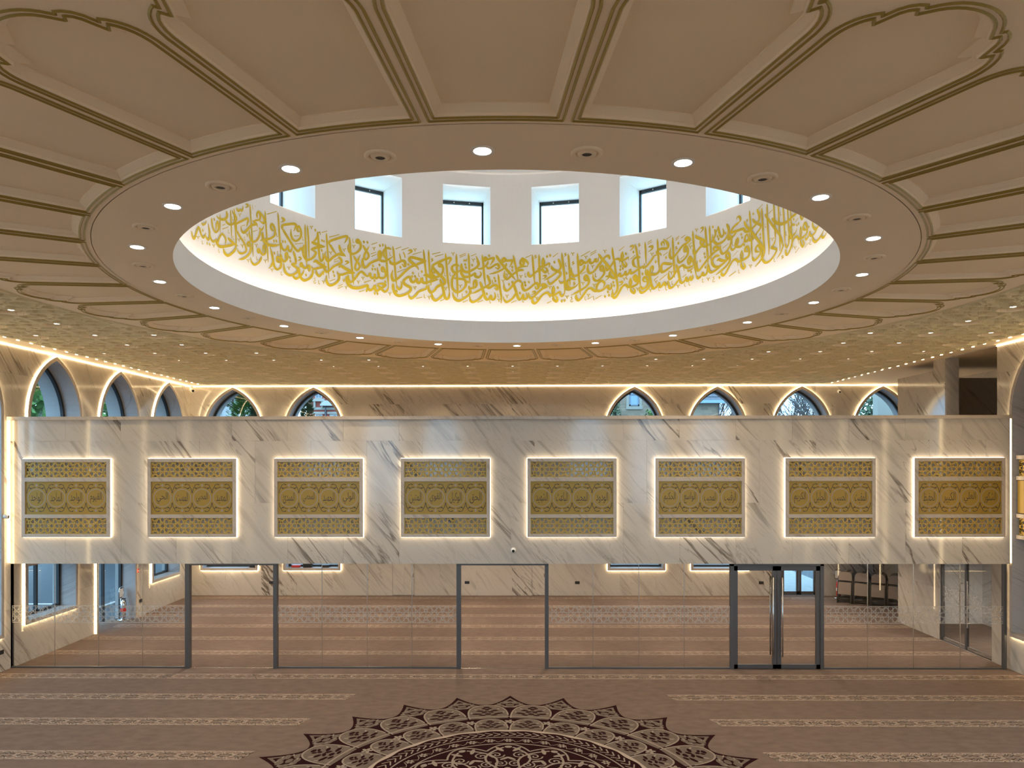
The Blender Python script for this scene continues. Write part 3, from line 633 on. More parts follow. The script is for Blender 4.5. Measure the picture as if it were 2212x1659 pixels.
# ------------------------------------------------------------------ gilded calligraphy on the drum
CALLI = """
b33 -15026,8089 -14976,8018 -14876,7994 -14776,8076 -14677,8178 -14604,8216 -14531,8188 -14459,8125 -14339,8096 -14244,8145 -14197,8200
b31 -14221,8149 -14150,8112 -14056,8105 -13998,8155 -13986,8240 -14032,8315 -14055,8373
b33 -13998,8238 -13963,8168 -13848,8116 -13710,8130 -13608,8194
b41 -13619,8185 -13597,8126 -13484,8086 -13305,8098 -13040,8150 -12606,8241
b32 -13529,8122 -13484,8199 -13371,8286 -13282,8313 -13172,8288 -13106,8234 -13150,8156
b43 -13018,8289 -12822,8261 -12649,8235 -12478,8231
b40 -13239,8079 -13173,8011 -12997,7992 -12779,8065 -12628,8144 -12585,8201 -12627,8238
a25 -12679,8853 -12648,8634 -12584,8382 -12574,8166
a22 -12863,8801 -12831,8562 -12800,8314
b41 -13082,8736 -13038,8686 -13082,8622 -13259,8565 -13483,8549 -13618,8569
b33 -13126,8586 -13039,8543 -12842,8545 -12648,8612 -12562,8684 -12626,8739 -12755,8768 -12777,8808
a21 -13415,8631 -13416,8469 -13416,8321
b31 -13870,8493 -13847,8400 -13778,8321 -13642,8293 -13506,8356 -13505,8440 -13550,8482 -13607,8424 -13630,8330
b31 -14458,8307 -14339,8306 -14196,8357 -14173,8401
b35 -12562,8473 -12583,8586 -12476,8632 -12179,8729 -12011,8785 -11969,8755 -12011,8689 -12054,8631
b31 -12562,8495 -12392,8411 -12181,8331 -12076,8250 -12076,8191 -12244,8131 -12435,8120 -12542,8178
b30 -11513,8870 -11534,8927 -11462,8991 -11390,8957 -11370,8892 -11431,8845 -11596,8812 -11741,8775
b33 -11462,8999 -11308,8962 -11206,8917 -11166,8862 -11207,8817 -11349,8827 -11452,8841
b45 -11741,8782 -11555,8758 -11514,8704
b41 -11555,8743 -11761,8704 -11928,8627 -12075,8546 -12201,8505 -12307,8526 -12328,8604
a25 -11875,9060 -11844,8864 -11783,8574 -11742,8318 -11722,8141
b29 -11432,8708 -11329,8678 -11227,8730 -11207,8779
b34 -11370,8664 -11391,8585 -11514,8477 -11680,8416 -11825,8426 -11897,8498 -11907,8593
a26 -11135,9057 -11105,8901 -11065,8677 -11025,8414 -10986,8135
b36 -10722,8748 -10822,8765 -10863,8814 -10802,8861 -10702,8829 -10652,8750 -10682,8669 -10863,8590 -11106,8534 -11391,8479
b45 -11248,8651 -11248,8575 -11187,8492 -11025,8460 -10783,8469 -10518,8515
b34 -11887,8313 -11992,8306 -11992,8350 -11908,8377 -11856,8317 -11846,8236 -11950,8148 -12181,8051 -12457,7993
b34 -11372,8262 -11474,8256 -11494,8299 -11412,8317 -11351,8272 -11249,8240 -11127,8286 -11127,8378 -11188,8416 -11228,8364 -11249,8270
b34 -11310,8201 -11351,8135 -11475,8059 -11660,8006 -11805,8040 -11857,8116
k17 -13304,8458 -13127,8508
k17 -13304,8395 -12962,8487
k15 -12285,8610 -12116,8651
k18 -11720,8591 -11514,8647
k20 -11044,9006 -10581,9130
a30 -11760,9071 -11730,8986
a20 -11647,9082 -11605,9051
b37 -12572,8878 -12476,8843 -12369,8875 -12284,8875 -12221,8936 -12242,8970
b33 -12094,9024 -11989,9026 -11990,8997 -12115,8954
d32 -13732,8488
d31 -14375,8206
d31 -14127,8033
d32 -13987,8037
d36 -10683,8338
k10 -14752,8051 -14703,8055 -14658,8041 -14634,8018
k9 -14639,8030 -14624,8063 -14585,8080 -14546,8073
k10 -13848,8053 -13802,8055 -13761,8039 -13738,8015
k9 -13743,8028 -13729,8061 -13692,8078 -13656,8070
k11 -12520,8347 -12477,8349 -12439,8331 -12418,8305
k10 -12422,8319 -12409,8353 -12375,8371 -12341,8361
k11 -12350,8269 -12307,8271 -12269,8252 -12248,8226
k10 -12253,8240 -12240,8275 -12206,8292 -12172,8282
k11 -12096,8497 -12054,8499 -12016,8480 -11995,8454
k10 -12000,8468 -11987,8503 -11953,8521 -11920,8511
k11 -11659,8373 -11618,8374 -11581,8355 -11560,8328
k10 -11564,8342 -11552,8378 -11519,8395 -11486,8384
k11 -12055,8051 -12013,8052 -11976,8033 -11955,8006
k10 -11959,8021 -11946,8056 -11913,8073 -11880,8062
k11 -11209,8152 -11168,8152 -11131,8132 -11111,8104
k10 -11115,8119 -11103,8155 -11070,8172 -11038,8161
k11 -12476,8791 -12433,8793 -12395,8776 -12374,8750
k10 -12378,8764 -12365,8799 -12331,8817 -12297,8808
k9 -14416,8041 -14421,7993 -14383,7983 -14340,8000
k9 -13500,8038 -13505,7989 -13469,7978 -13428,7995
k10 -12153,8442 -12157,8390 -12124,8378 -12086,8395
k10 -11550,8174 -11555,8121 -11522,8108 -11485,8125
k9 -12781,8696 -12786,8644 -12751,8633 -12712,8651
k9 -12978,8442 -12982,8391 -12947,8380 -12908,8397
k9 -12739,8370 -12744,8319 -12709,8308 -12670,8325
a28 -10519,9122 -10480,8929 -10441,8700 -10401,8509 -10392,8369
b35 -10392,8369 -10342,8281 -10223,8240 -10104,8286 -10055,8355 -10104,8420 -10163,8374 -10174,8278
b35 -10360,9048 -10261,9039 -10211,9022 -10281,8981 -10380,8963
b41 -10301,8829 -10321,8873 -10261,8921 -10004,8972 -9767,9012 -9660,9003 -9689,8951 -9768,8872
b38 -10301,8844 -10123,8750 -9926,8649 -9769,8573 -9592,8514 -9494,8549 -9426,8598 -9407,8535
b36 -10361,8577 -10342,8501 -10223,8453 -10104,8492 -10044,8554 -10025,8493 -9926,8466 -9847,8531 -9857,8578
b45 -10963,8444 -10721,8476 -10401,8533
b35 -9494,8896 -9591,8907 -9591,8963 -9532,8995 -9454,8949 -9416,8857 -9455,8788 -9572,8725 -9690,8694 -9827,8717 -9896,8796 -9895,8899
k19 -9748,8783 -9513,8817
k19 -9710,8632 -9328,8698
k20 -8467,9006 -8218,9064
k24 -8132,8952 -7664,9058
k19 -7903,8516 -7713,8568
k19 -7904,8478 -7694,8527
a31 -9240,9074 -9221,8817 -9202,8575 -9183,8415 -9154,8256
a31 -9133,9067 -9085,8833 -9066,8591 -9047,8438
b41 -9280,8672 -9329,8561 -9300,8459 -9183,8399 -9067,8403 -8873,8465 -8757,8544 -8757,8593 -8969,8610
b49 -8950,8760 -8795,8753 -8506,8744 -8314,8745
b44 -8969,8614 -8699,8682 -8333,8734
b35 -8659,8999 -8669,8899 -8795,8810 -8930,8762
b35 -8659,8999 -8621,8806 -8593,8603 -8555,8483 -8478,8441 -8401,8499 -8411,8573 -8430,8612
b30 -8621,8979 -8563,9003 -8525,8949
k17 -8487,8871 -8467,8832 -8429,8861 -8391,8832 -8352,8861 -8343,8821
a30 -8256,9022 -8228,8850 -8190,8604 -8162,8356 -8143,8191
b44 -8113,8804 -8132,8844 -8065,8885 -7740,8970 -7398,9048 -7303,9041 -7360,8967 -7436,8904
b37 -8122,8820 -8027,8763 -7913,8699 -7779,8637
b42 -7674,8850 -7627,8762 -7551,8702 -7418,8664 -7399,8632
b44 -7418,8655 -7608,8662 -7760,8639 -7951,8570 -8162,8473 -8276,8512 -8324,8582 -8276,8653
b40 -7722,8601 -7589,8563 -7570,8505 -7684,8461 -7913,8389 -8066,8315 -8220,8251 -8315,8275 -8354,8338 -8353,8437
a33 -7199,9052 -7171,8875 -7133,8622 -7077,8370 -7040,8202 -7012,8101
b40 -6755,8966 -6868,8981 -6877,9015 -6830,9036 -6736,8994 -6689,8903 -6774,8818 -6925,8752 -7076,8721 -7209,8760 -7266,8840 -7246,8910
b34 -7020,8692 -6925,8623 -6793,8549 -6746,8484 -6850,8406 -6945,8433 -6926,8512 -6831,8606 -6717,8736
b37 -9788,8490 -9730,8417 -9671,8320 -9691,8262 -9828,8238 -9828,8222 -9691,8198 -9593,8168 -9613,8110 -9770,8045 -9967,8008 -10144,8036 -10223,8114 -10233,8208
b31 -9553,8398 -9456,8401 -9446,8370 -9593,8325
b32 -7418,8536 -7304,8547 -7266,8525 -7437,8462
b36 -10402,8204 -10542,8203 -10572,8246 -10541,8288 -10462,8283 -10382,8222 -10362,8153 -10402,8102 -10542,8054 -10662,8072 -10722,8134 -10762,8230 -10822,8339 -10902,8429
b34 -10782,8158 -10843,8081 -10964,8021
b39 -9339,8244 -9437,8242 -9446,8281 -9398,8294 -9320,8230 -9184,8236 -9067,8289 -9019,8254 -9048,8185 -9125,8234
b48 -8854,8377 -8738,8414 -8546,8376 -8238,8349
b41 -8238,8341 -8488,8316 -8796,8252 -8912,8265 -8932,8295
b36 -8893,8242 -8884,8153 -8990,8077
b38 -8719,8235 -8700,8171 -8585,8133 -8488,8175 -8392,8242 -8392,8168
b49 -7685,8385 -7589,8427 -7361,8388 -6964,8345
b42 -6964,8341 -7267,8320 -7552,8253 -7742,8261 -7751,8311
d36 -10711,8562
d36 -10591,8574
d36 -10282,8607
d36 -10173,8617
d36 -10681,8337
d38 -8765,9015
d38 -8472,8653
d37 -9950,8344
d37 -9931,8278
d37 -9198,8093
d39 -7942,8277
d39 -7895,8205
k12 -9026,9063 -8988,9063 -8953,9041 -8934,9011
k11 -8937,9027 -8926,9065 -8895,9083 -8864,9070
k13 -7085,8899 -7048,8897 -7014,8873 -6995,8840
k11 -6999,8857 -6987,8897 -6957,8914 -6927,8900
k13 -7522,8784 -7484,8782 -7450,8758 -7431,8726
k11 -7435,8743 -7423,8782 -7393,8800 -7362,8786
k13 -8142,8661 -8104,8660 -8069,8637 -8050,8606
k11 -8054,8622 -8043,8661 -8012,8678 -7981,8665
k12 -10075,8153 -10035,8153 -10000,8132 -9980,8102
k10 -9984,8117 -9972,8154 -9941,8172 -9909,8159
k12 -10883,8025 -10843,8025 -10807,8004 -10787,7976
k10 -10791,7991 -10779,8027 -10746,8044 -10714,8032
k10 -10574,8732 -10578,8677 -10546,8664 -10510,8681
k11 -9361,8820 -9365,8763 -9334,8748 -9299,8765
k10 -10535,8402 -10539,8347 -10507,8333 -10471,8350
k10 -10367,8039 -10371,7984 -10339,7969 -10303,7986
k11 -7051,9036 -7055,8976 -7025,8959 -6991,8976
b39 -9817,8046 -9768,7996 -9650,7976 -9493,8032 -9337,8121 -9288,8191
b41 -9522,8214 -9513,8103 -9454,8028 -9338,7983 -9221,7987 -9027,8047 -8910,8124 -8881,8233
a28 -8150,8280 -8131,8123
b42 -7721,8278 -7673,8206 -7721,8118 -7893,8036 -8084,7994 -8218,8032 -8256,8112 -8246,8188
k20 -8103,8076 -7854,8136
k20 -7721,8008 -7502,8068
k20 -7740,7960 -7503,8026
k23 -6547,8178 -6260,8238
k22 -6773,7967 -6538,8014
b40 -7246,8277 -7265,8207 -7189,8145 -7094,8153 -6943,8233 -6754,8360 -6640,8387 -6509,8345 -6414,8318 -6301,8361
b50 -7322,8245 -7341,8175 -7246,8081 -7076,8034 -6849,8039 -6622,8077 -6396,8128 -6377,8060 -6261,8042
d37 -9195,8095
d39 -7468,8143
d40 -6434,8017
k12 -8467,8049 -8429,8048 -8394,8024 -8375,7993
k11 -8379,8009 -8367,8048 -8337,8065 -8306,8051
k13 -6678,8278 -6641,8276 -6607,8251 -6588,8218
k11 -6592,8235 -6580,8275 -6550,8292 -6520,8277
k13 -6877,8185 -6839,8183 -6805,8158 -6786,8125
k11 -6790,8142 -6779,8182 -6748,8199 -6718,8184
k13 -7436,8030 -7398,8028 -7364,8003 -7345,7971
k11 -7349,7987 -7337,8027 -7307,8044 -7277,8029
k11 -8615,8050 -8619,7991 -8589,7975 -8554,7992
k11 -6672,8544 -6676,8483 -6646,8466 -6612,8482
k11 -8766,8080 -8820,8059 -8766,8039 -8843,7995 -8804,7970 -8723,7994
b36 -6593,8947 -6489,8866 -6358,8781 -6348,8721 -6452,8661 -6537,8688 -6508,8777 -6414,8864 -6310,8955
b44 -6603,8674 -6612,8578 -6547,8497 -6434,8506 -6264,8598 -6076,8656 -5888,8706 -5794,8783 -5812,8861 -5859,8874 -5888,8811 -5850,8726 -5775,8688 -5625,8690 -5494,8726 -5307,8792 -5260,8822
b39 -5325,8959 -5437,8977 -5568,8959 -5662,8898 -5663,8810 -5550,8731
a34 -5587,9054 -5550,8828 -5513,8566 -5476,8347 -5449,8172
a34 -5259,9039 -5213,8896 -5167,8633 -5139,8457 -5111,8326 -5084,8212
a39 -4961,8905 -4914,8810 -4886,8740
b46 -5391,8733 -5344,8674 -5176,8659 -4989,8707 -4839,8752 -4727,8741 -4700,8680 -4728,8634 -4858,8688
k21 -6207,8994 -5943,9056
k21 -6245,8791 -6000,8850
k21 -6217,8741 -5982,8808
k21 -5138,8981 -4876,9048
k21 -4858,8978 -4549,9052
k23 -4373,8915 -3972,8992
k21 -5064,8493 -4700,8591
k24 -3506,8965 -3134,9028
k24 -3376,8922 -3004,8988
k21 -6547,8181 -6227,8248
k22 -4216,7975 -3946,8018
k23 -4792,8938 -4727,8884 -4709,8818
b39 -4568,8988 -4447,9000 -4428,8965 -4596,8906
b49 -3758,8804 -4093,8832 -4429,8849 -4522,8798 -4410,8742 -4168,8656 -4112,8596
b46 -3777,8794 -4019,8754 -4224,8699 -4466,8640 -4691,8538 -4915,8418 -5102,8335 -5233,8310 -5298,8376 -5298,8447 -5251,8530
a34 -3888,9050 -3842,8845 -3796,8621 -3759,8442 -3741,8280
a34 -3664,9053 -3637,8810 -3600,8585 -3554,8451 -3554,8288
b38 -6434,8306 -6321,8341 -6274,8388 -6246,8320 -6152,8292 -6067,8351 -6058,8395 -6058,8334 -5983,8304 -5889,8355 -5926,8457 -5954,8543
b40 -5889,8355 -5814,8325 -5664,8335 -5570,8394 -5588,8463 -5701,8552 -5748,8532 -5748,8470 -5626,8461
b44 -6397,8136 -6378,8067 -6265,8040 -6133,8084 -6068,8141 -6040,8064 -5965,8043 -5814,8097 -5627,8161 -5608,8198 -5776,8204 -5983,8182
b40 -5964,8166 -5814,8114 -5702,8069 -5589,8049 -5477,8109 -5449,8190
b45 -5242,8247 -5243,8149 -5159,8039 -4972,7996 -4729,8035 -4505,8109 -4467,8192 -4654,8236 -4766,8283 -4747,8347 -4579,8419 -4486,8406 -4430,8337 -4318,8325 -4206,8385 -4187,8412 -4169,8341 -4076,8319 -3982,8377 -3964,8432 -3945,8361 -3834,8330 -3610,8367 -3219,8428
b51 -3889,8490 -3721,8498 -3535,8461 -3238,8427
b39 -5084,8212 -5046,8161 -4953,8139 -4869,8197 -4869,8269 -4906,8311
b43 -3741,8280 -3759,8216 -3871,8184 -4095,8129 -4244,8041 -4412,7970 -4524,8001 -4570,8079
b45 -2954,8866 -3181,8812 -3442,8737 -3461,8673 -3330,8605 -3145,8513 -2955,8419
b40 -3051,8708 -3181,8721 -3200,8756 -3144,8768 -3051,8726 -3014,8645 -3070,8561 -3201,8502 -3349,8477 -3479,8517 -3526,8597 -3516,8688
b44 -2955,8356 -3071,8324 -3257,8281 -3387,8194 -3536,8134 -3629,8167 -3657,8238 -3638,8311
b44 -3518,8108 -3481,8018 -3350,7969 -3183,8020 -3034,8107 -2978,8182
d40 -6555,9016
d40 -6395,9022
d40 -5831,9000
d40 -5700,9023
d40 -5851,8594
d40 -6142,8555
d40 -6170,8483
d40 -6048,8488
d41 -4914,8609
d41 -4560,8689
d40 -6077,8250
d41 -5589,8261
d40 -6435,8016
d40 -6068,7984
d40 -5946,7987
d41 -5084,8088
d41 -4359,8516
d41 -4392,8442
d41 -4265,8449
d42 -3963,8568
d42 -3405,8575
k12 -5385,8906 -5389,8844 -5359,8826 -5325,8842
k11 -6673,8543 -6677,8482 -6647,8465 -6613,8481
k12 -4107,8538 -4111,8475 -4081,8456 -4047,8472
k12 -3856,8089 -3860,8026 -3831,8006 -3797,8022
k13 -6179,8934 -6141,8932 -6107,8907 -6088,8873
k11 -6092,8891 -6081,8931 -6051,8948 -6021,8933
k13 -4344,9040 -4307,9037 -4274,9010 -4255,8976
k12 -4259,8993 -4247,9034 -4218,9052 -4188,9035
k13 -5468,8037 -5430,8034 -5396,8008 -5378,7973
k12 -5382,7991 -5370,8031 -5340,8048 -5310,8032
k13 -4355,8227 -4318,8223 -4285,8196 -4266,8161
k12 -4270,8179 -4259,8220 -4229,8237 -4199,8220
k14 -3713,8044 -3676,8040 -3642,8012 -3624,7977
k12 -3628,7995 -3616,8036 -3587,8052 -3557,8035
k18 -3460,8877 -3520,8868 -3523,8840 -3453,8847 -3546,8798
b47 -3366,8771 -3143,8826 -2901,8886 -2733,8915 -2678,8890 -2724,8833 -2790,8767
b44 -3199,8560 -2995,8458 -2930,8397 -2958,8341 -3088,8318 -3255,8258 -3367,8208
b42 -3153,8443 -3088,8355 -3014,8230 -2968,8122 -2921,8041 -2828,8017 -2754,8074 -2735,8193
a35 -2910,9018 -2873,8828 -2827,8555 -2772,8329 -2735,8175
a35 -2427,9017 -2409,8752 -2391,8478 -2373,8249 -2373,8075
b42 -2297,8755 -2437,8779 -2585,8746 -2623,8690 -2567,8628 -2437,8605 -2251,8665 -2214,8712
b44 -2214,8675 -2205,8602 -2103,8531 -1936,8526 -1731,8567 -1601,8607 -1583,8552 -1453,8526 -1351,8565 -1332,8620 -1388,8656
b40 -2437,8595 -2567,8518 -2623,8407 -2605,8279 -2494,8200 -2364,8176 -2178,8226 -2029,8313 -2001,8396 -2066,8459 -2214,8473 -2400,8473 -2623,8498
b46 -2195,8813 -2195,8721 -2103,8651 -1936,8632 -1731,8678 -1527,8746 -1443,8812 -1480,8894 -1545,8994
a35 -1888,9046 -1861,8813 -1843,8583 -1825,8381
b41 -1044,8929 -1155,8900 -1183,8945 -1137,8969 -1044,8929 -896,8949 -766,8960 -803,8895 -933,8792
b39 -1016,8892 -1063,8818 -1230,8742 -1397,8712 -1527,8737
a37 -1285,9027 -1239,8871 -1202,8641 -1166,8457 -1129,8337
b44 -1091,8771 -1026,8735 -896,8746 -729,8803 -599,8822 -534,8776 -562,8721 -710,8757
b41 -663,9025 -543,8924 -302,8768 -24,8611 198,8481
b39 -209,8851 -228,8796 -321,8731 -544,8666 -766,8627 -971,8602
b41 -228,8898 -358,8879 -376,8934 -302,8957 -209,8907 -61,8907 51,8907 14,8833 -79,8759
a37 98,9027 162,8879 236,8693 310,8481
a37 -841,8488 -813,8414 -785,8359
b46 -1120,8319 -953,8302 -804,8350 -674,8360 -600,8314 -619,8259 -748,8304
b41 -1063,8587 -989,8505 -934,8413 -1008,8357 -1175,8309 -1417,8241 -1602,8192 -1770,8162
a37 -572,8610 -526,8416 -470,8232 -433,8093 -443,7964
b40 -1862,8335 -1844,8271 -1732,8282 -1565,8313 -1528,8387 -1583,8460 -1658,8403 -1676,8283
b46 -1825,8262 -1807,8189 -1900,8122 -2104,8045 -2308,7994 -2475,8026 -2568,8106 -2586,8179
b42 -1379,8435 -1305,8335 -1231,8225 -1176,8115 -1083,8043 -972,8062 -897,8128 -860,8063 -768,8045 -703,8101 -712,8175 -749,8203
b44 -1250,8151 -1361,8076 -1529,8009 -1696,7979 -1807,8023 -1835,8124
b44 570,8691 385,8693 217,8647 32,8583 -98,8519 -191,8500 -284,8546 -302,8611 -274,8685
b42 329,8693 329,8739 496,8775 741,8772
b39 496,8950 422,8895 422,8831 496,8793 571,8848 515,8904 496,8950 626,8912 756,8846 719,8777
b42 458,8415 365,8462 235,8444 105,8380 -43,8288 -192,8242 -303,8297 -321,8417
b42 31,8454 124,8361 198,8259 272,8139 365,8046 476,8082 532,8147 550,8073 643,8053 717,8099 662,8201
b42 207,8185 105,8093 -44,8029 -192,7992 -304,8038 -341,8112
k22 -2288,8976 -2009,9043
k22 -2269,8944 -2000,9011
k22 -1768,8990 -1536,9041
k22 -3144,7966 -2958,8008
k22 -2141,7961 -1909,8016
k22 -1492,7973 -1241,8022
k22 12,7974 244,8024
k18 -2102,8908 -2084,8862 -2037,8900 -2000,8864 -1963,8930
d42 -2032,8795
d42 -2000,8731
d42 -1722,8788
d42 -970,9008
d42 -1912,8416
d42 -1983,8194
d42 -739,8517
d42 -692,8457
d42 -1074,8167
d42 51,8763
d42 60,8689
d43 -90,8380
d42 616,8423
d42 634,8358
d42 393,8185
k14 -2650,9035 -2612,9031 -2579,9003 -2561,8967
k12 -2564,8985 -2553,9027 -2523,9043 -2494,9026
k14 -1749,8924 -1712,8919 -1679,8890 -1660,8854
k12 -1664,8872 -1653,8914 -1623,8930 -1593,8912
k14 -2326,8340 -2289,8336 -2256,8307 -2237,8271
k12 -2241,8289 -2230,8331 -2200,8347 -2170,8329
k14 -2977,8266 -2939,8261 -2906,8233 -2887,8197
k12 -2891,8215 -2880,8257 -2850,8273 -2820,8256
k14 -433,8479 -396,8474 -362,8445 -344,8408
k12 -347,8426 -336,8468 -306,8484 -277,8465
k14 -256,8619 -219,8613 -186,8583 -167,8547
k12 -171,8565 -160,8607 -130,8622 -100,8604
k14 -257,8147 -220,8142 -187,8112 -168,8075
k12 -172,8094 -161,8135 -131,8151 -101,8133
k14 -619,8058 -582,8053 -549,8024 -530,7987
k12 -534,8005 -523,8047 -493,8063 -463,8044
k14 356,8580 394,8574 427,8544 445,8507
k12 442,8526 453,8567 483,8583 512,8564
k12 -2952,8601 -2955,8537 -2926,8517 -2892,8533
k12 -2710,8610 -2714,8546 -2684,8525 -2651,8541
k12 -2163,8167 -2167,8103 -2137,8082 -2104,8098
k12 -938,8049 -942,7984 -913,7963 -879,7978
k12 -585,8180 -589,8116 -560,8095 -526,8110
k12 519,8068 515,8004 544,7982 578,7997
k12 622,8631 618,8566 648,8544 681,8559
a35 951,9028 978,8824 1015,8593 1052,8381
a35 1239,9032 1248,8820 1275,8543 1293,8312
b42 774,8661 773,8587 866,8549 996,8594 1145,8656 1294,8672 1220,8710 1331,8754 1498,8778 1703,8819 1684,8728
b31 1434,8959 1387,8863 1406,8771 1461,8815 1471,8889 1434,8959
b40 1405,8743 1405,8679 1517,8630 1600,8656 1573,8712 1443,8742
b40 2094,8909 2168,8824 2214,8731 2131,8660 1926,8584 1684,8507 1451,8452
b44 1777,8767 1852,8696 2037,8645 2168,8613 2186,8549 2056,8479 1888,8410 1739,8368 1646,8416 1628,8481
a37 2252,9041 2298,8838 2354,8608 2381,8424 2390,8240 2371,8131
b37 2371,8149 2278,8088 2176,8127 2176,8192
b37 2381,8442 2316,8389 2204,8379 2111,8450
a35 2541,9008 2578,8783 2614,8507 2632,8315
b42 2875,8425 2707,8458 2558,8436 2493,8384 2521,8300 2614,8252 2763,8256 2912,8296 2968,8340
b38 2409,8276 2502,8228 2614,8215 2763,8238
a36 2951,9005 2978,8767 3015,8492 3061,8218 3079,8081
b42 3230,8765 3081,8744 3062,8809 3118,8838 3230,8792 3361,8777 3491,8843 3510,8779 3603,8756 3734,8804 3753,8839 3790,8783 3865,8788 3884,8868
b42 3267,8736 3230,8656 3080,8572 2894,8515 2763,8520 2689,8587 2671,8706
b42 4037,8751 3865,8671 3696,8580 3547,8542 3435,8574 3407,8657 3435,8756
b40 3453,8392 3322,8398 3267,8437 3285,8490 3360,8496 3434,8429 3462,8347 3359,8269 3154,8205 2893,8142 2660,8095
b44 513,8424 494,8350 550,8266 661,8247 847,8300 1014,8372 1126,8398 1209,8360 1200,8286 1107,8278 1052,8344
b44 1404,8301 1386,8366 1498,8355 1572,8307 1404,8274 1218,8203 1032,8114 902,8069 810,8116 782,8200
b42 939,8059 958,7985 1069,7956 1199,8010 1330,8100 1479,8162 1627,8177 1701,8111 1739,8064
b40 1646,8177 1776,8119 1962,8133 2167,8183 2185,8109 2278,8088
b29 1888,8327 1832,8228 1850,8136 1906,8180 1916,8253 1888,8327
b39 1869,8098 1887,8024 1999,7976 2055,7993 2036,8067 1925,8106
b42 2893,8105 2893,8033 2986,7975 3098,8007 3247,8102 3397,8195 3546,8216 3677,8165 3789,8142 4036,8149
b36 3789,8160 3826,8249 3939,8315 4036,8329
k22 644,8967 914,9024
k22 1852,8957 2094,9037
k24 3100,8925 3520,9023
k22 3529,8968 3800,9026
k22 3529,8927 3791,8990
k22 3118,8538 3342,8588
k22 1599,7948 1804,7994
k22 3396,7982 3648,8035
k22 3760,7977 4035,8041
b33 1405,8550 1535,8556 1516,8511 1377,8481
b33 921,8207 1051,8215 1033,8178 884,8143
d42 1601,8973
d42 1737,8993
d42 1926,8841
d42 2465,8581
d42 792,8426
d42 615,8418
d42 639,8358
d42 392,8185
d42 2074,8277
d42 2250,7979
d42 2371,7989
k18 1127,9011 1068,9006 1064,8978 1135,8980 1042,8936
k18 2457,9020 2397,9016 2394,8989 2464,8990 2371,8947
k18 2801,8824 2742,8820 2738,8793 2809,8794 2715,8752
k18 2847,8376 2787,8372 2783,8344 2854,8346 2761,8303
k14 2662,9024 2699,9017 2733,8987 2751,8950
k12 2747,8968 2759,9009 2789,9023 2818,9003
k14 3249,8926 3286,8919 3320,8888 3338,8851
k12 3335,8869 3346,8909 3376,8923 3406,8904
k14 1646,8322 1683,8316 1717,8286 1735,8248
k12 1732,8267 1743,8308 1773,8323 1802,8304
k14 1060,8093 1097,8087 1131,8057 1149,8020
k12 1146,8038 1157,8080 1187,8095 1216,8076
k14 2408,8092 2446,8085 2479,8055 2498,8018
k12 2494,8036 2505,8077 2535,8092 2565,8072
k14 3117,8359 3154,8352 3188,8322 3206,8285
k12 3203,8303 3214,8344 3244,8358 3274,8338
k14 3621,8302 3658,8294 3692,8264 3710,8227
k12 3707,8245 3718,8285 3748,8299 3778,8280
k14 3547,8712 3585,8705 3618,8674 3637,8637
k12 3633,8655 3644,8696 3674,8709 3704,8690
k14 3359,8095 3396,8088 3430,8058 3449,8021
k12 3445,8039 3456,8080 3486,8094 3516,8075
k12 2425,8820 2421,8756 2451,8734 2484,8748
k12 1653,8678 1649,8613 1678,8592 1712,8606
k12 621,8621 617,8557 647,8535 681,8550
k12 3290,8050 3286,7987 3316,7965 3349,7978
k12 3663,8044 3659,7981 3689,7959 3723,7972
k12 3758,8536 3754,8473 3784,8451 3818,8464
k12 2716,8066 2663,8049 2716,8020 2641,7981 2678,7948 2756,7964
b41 4407,8793 4332,8870 4201,8860 4051,8788 3770,8659
b39 3883,8941 4033,8834 4369,8626 4612,8433 4687,8375
a36 4501,9047 4538,8884 4604,8719 4669,8474 4725,8292 4743,8158 4649,8056 4443,7986
b39 4594,8755 4482,8673 4369,8599 4275,8568 4219,8625 4201,8689
b41 5243,8791 5083,8749 4932,8733 4763,8780 4632,8770 4557,8722
b27 5243,8791 5233,8712
b39 4838,8775 4838,8677
b28 4970,8925 4914,8841 4932,8759 4998,8808 4970,8925
b37 4951,8714 4988,8649 5101,8588 5148,8638 5064,8706
b38 4144,8558 3995,8584 3976,8648 4051,8671 4126,8595 4144,8504 4032,8429 3882,8373 3751,8371 3658,8429 3639,8521
b41 4388,8535 4406,8453 4519,8393 4687,8384 4838,8463 4856,8418 4950,8403 5082,8457 5101,8500 5101,8438 5195,8423 5289,8470 5308,8521 5327,8449 5421,8434 5609,8482 5760,8515 5930,8555 5959,8605
b40 5770,8733 5629,8753 5478,8721 5440,8653 5496,8578 5647,8532
a35 5545,9036 5610,8851 5666,8671 5704,8493 5741,8271 5778,8137
b38 5778,8137 5854,8080 5986,8088 6100,8158 6081,8256 5968,8307 5911,8294 5911,8233 6062,8205
a31 5979,9044 6007,8862 6025,8582
b40 5855,8552 5930,8511 6063,8536 6252,8625 6404,8716 6575,8726
a34 6538,9058 6566,8857 6594,8639 6622,8421
b41 6480,8761 6537,8807 6708,8835 6975,8818 7033,8881 6937,8967 6804,9023
b43 6480,8769 6689,8733 6708,8689
b29 6747,8891 6728,8953 6804,8972 6861,8915 6823,8876
b42 6622,8421 6593,8363 6441,8332 6252,8347 6081,8351 6006,8409 6006,8488
b36 6214,8367 6233,8470 6309,8507 6347,8443 6290,8370
b40 6063,8457 6138,8373 6214,8254 6270,8129 6365,8044 6498,8069 6612,8138 6650,8066 6726,8060 6859,8127 6897,8072 6973,8092 7012,8157
b40 6232,8149 6137,8078 5986,8018 5835,7994 5740,8044 5731,8132
b43 7242,8478 7051,8495 6822,8524 6727,8481 6707,8414 6745,8359 6860,8358 7070,8408 7242,8452
a34 7233,9022 7261,8748 7299,8447 7318,8191
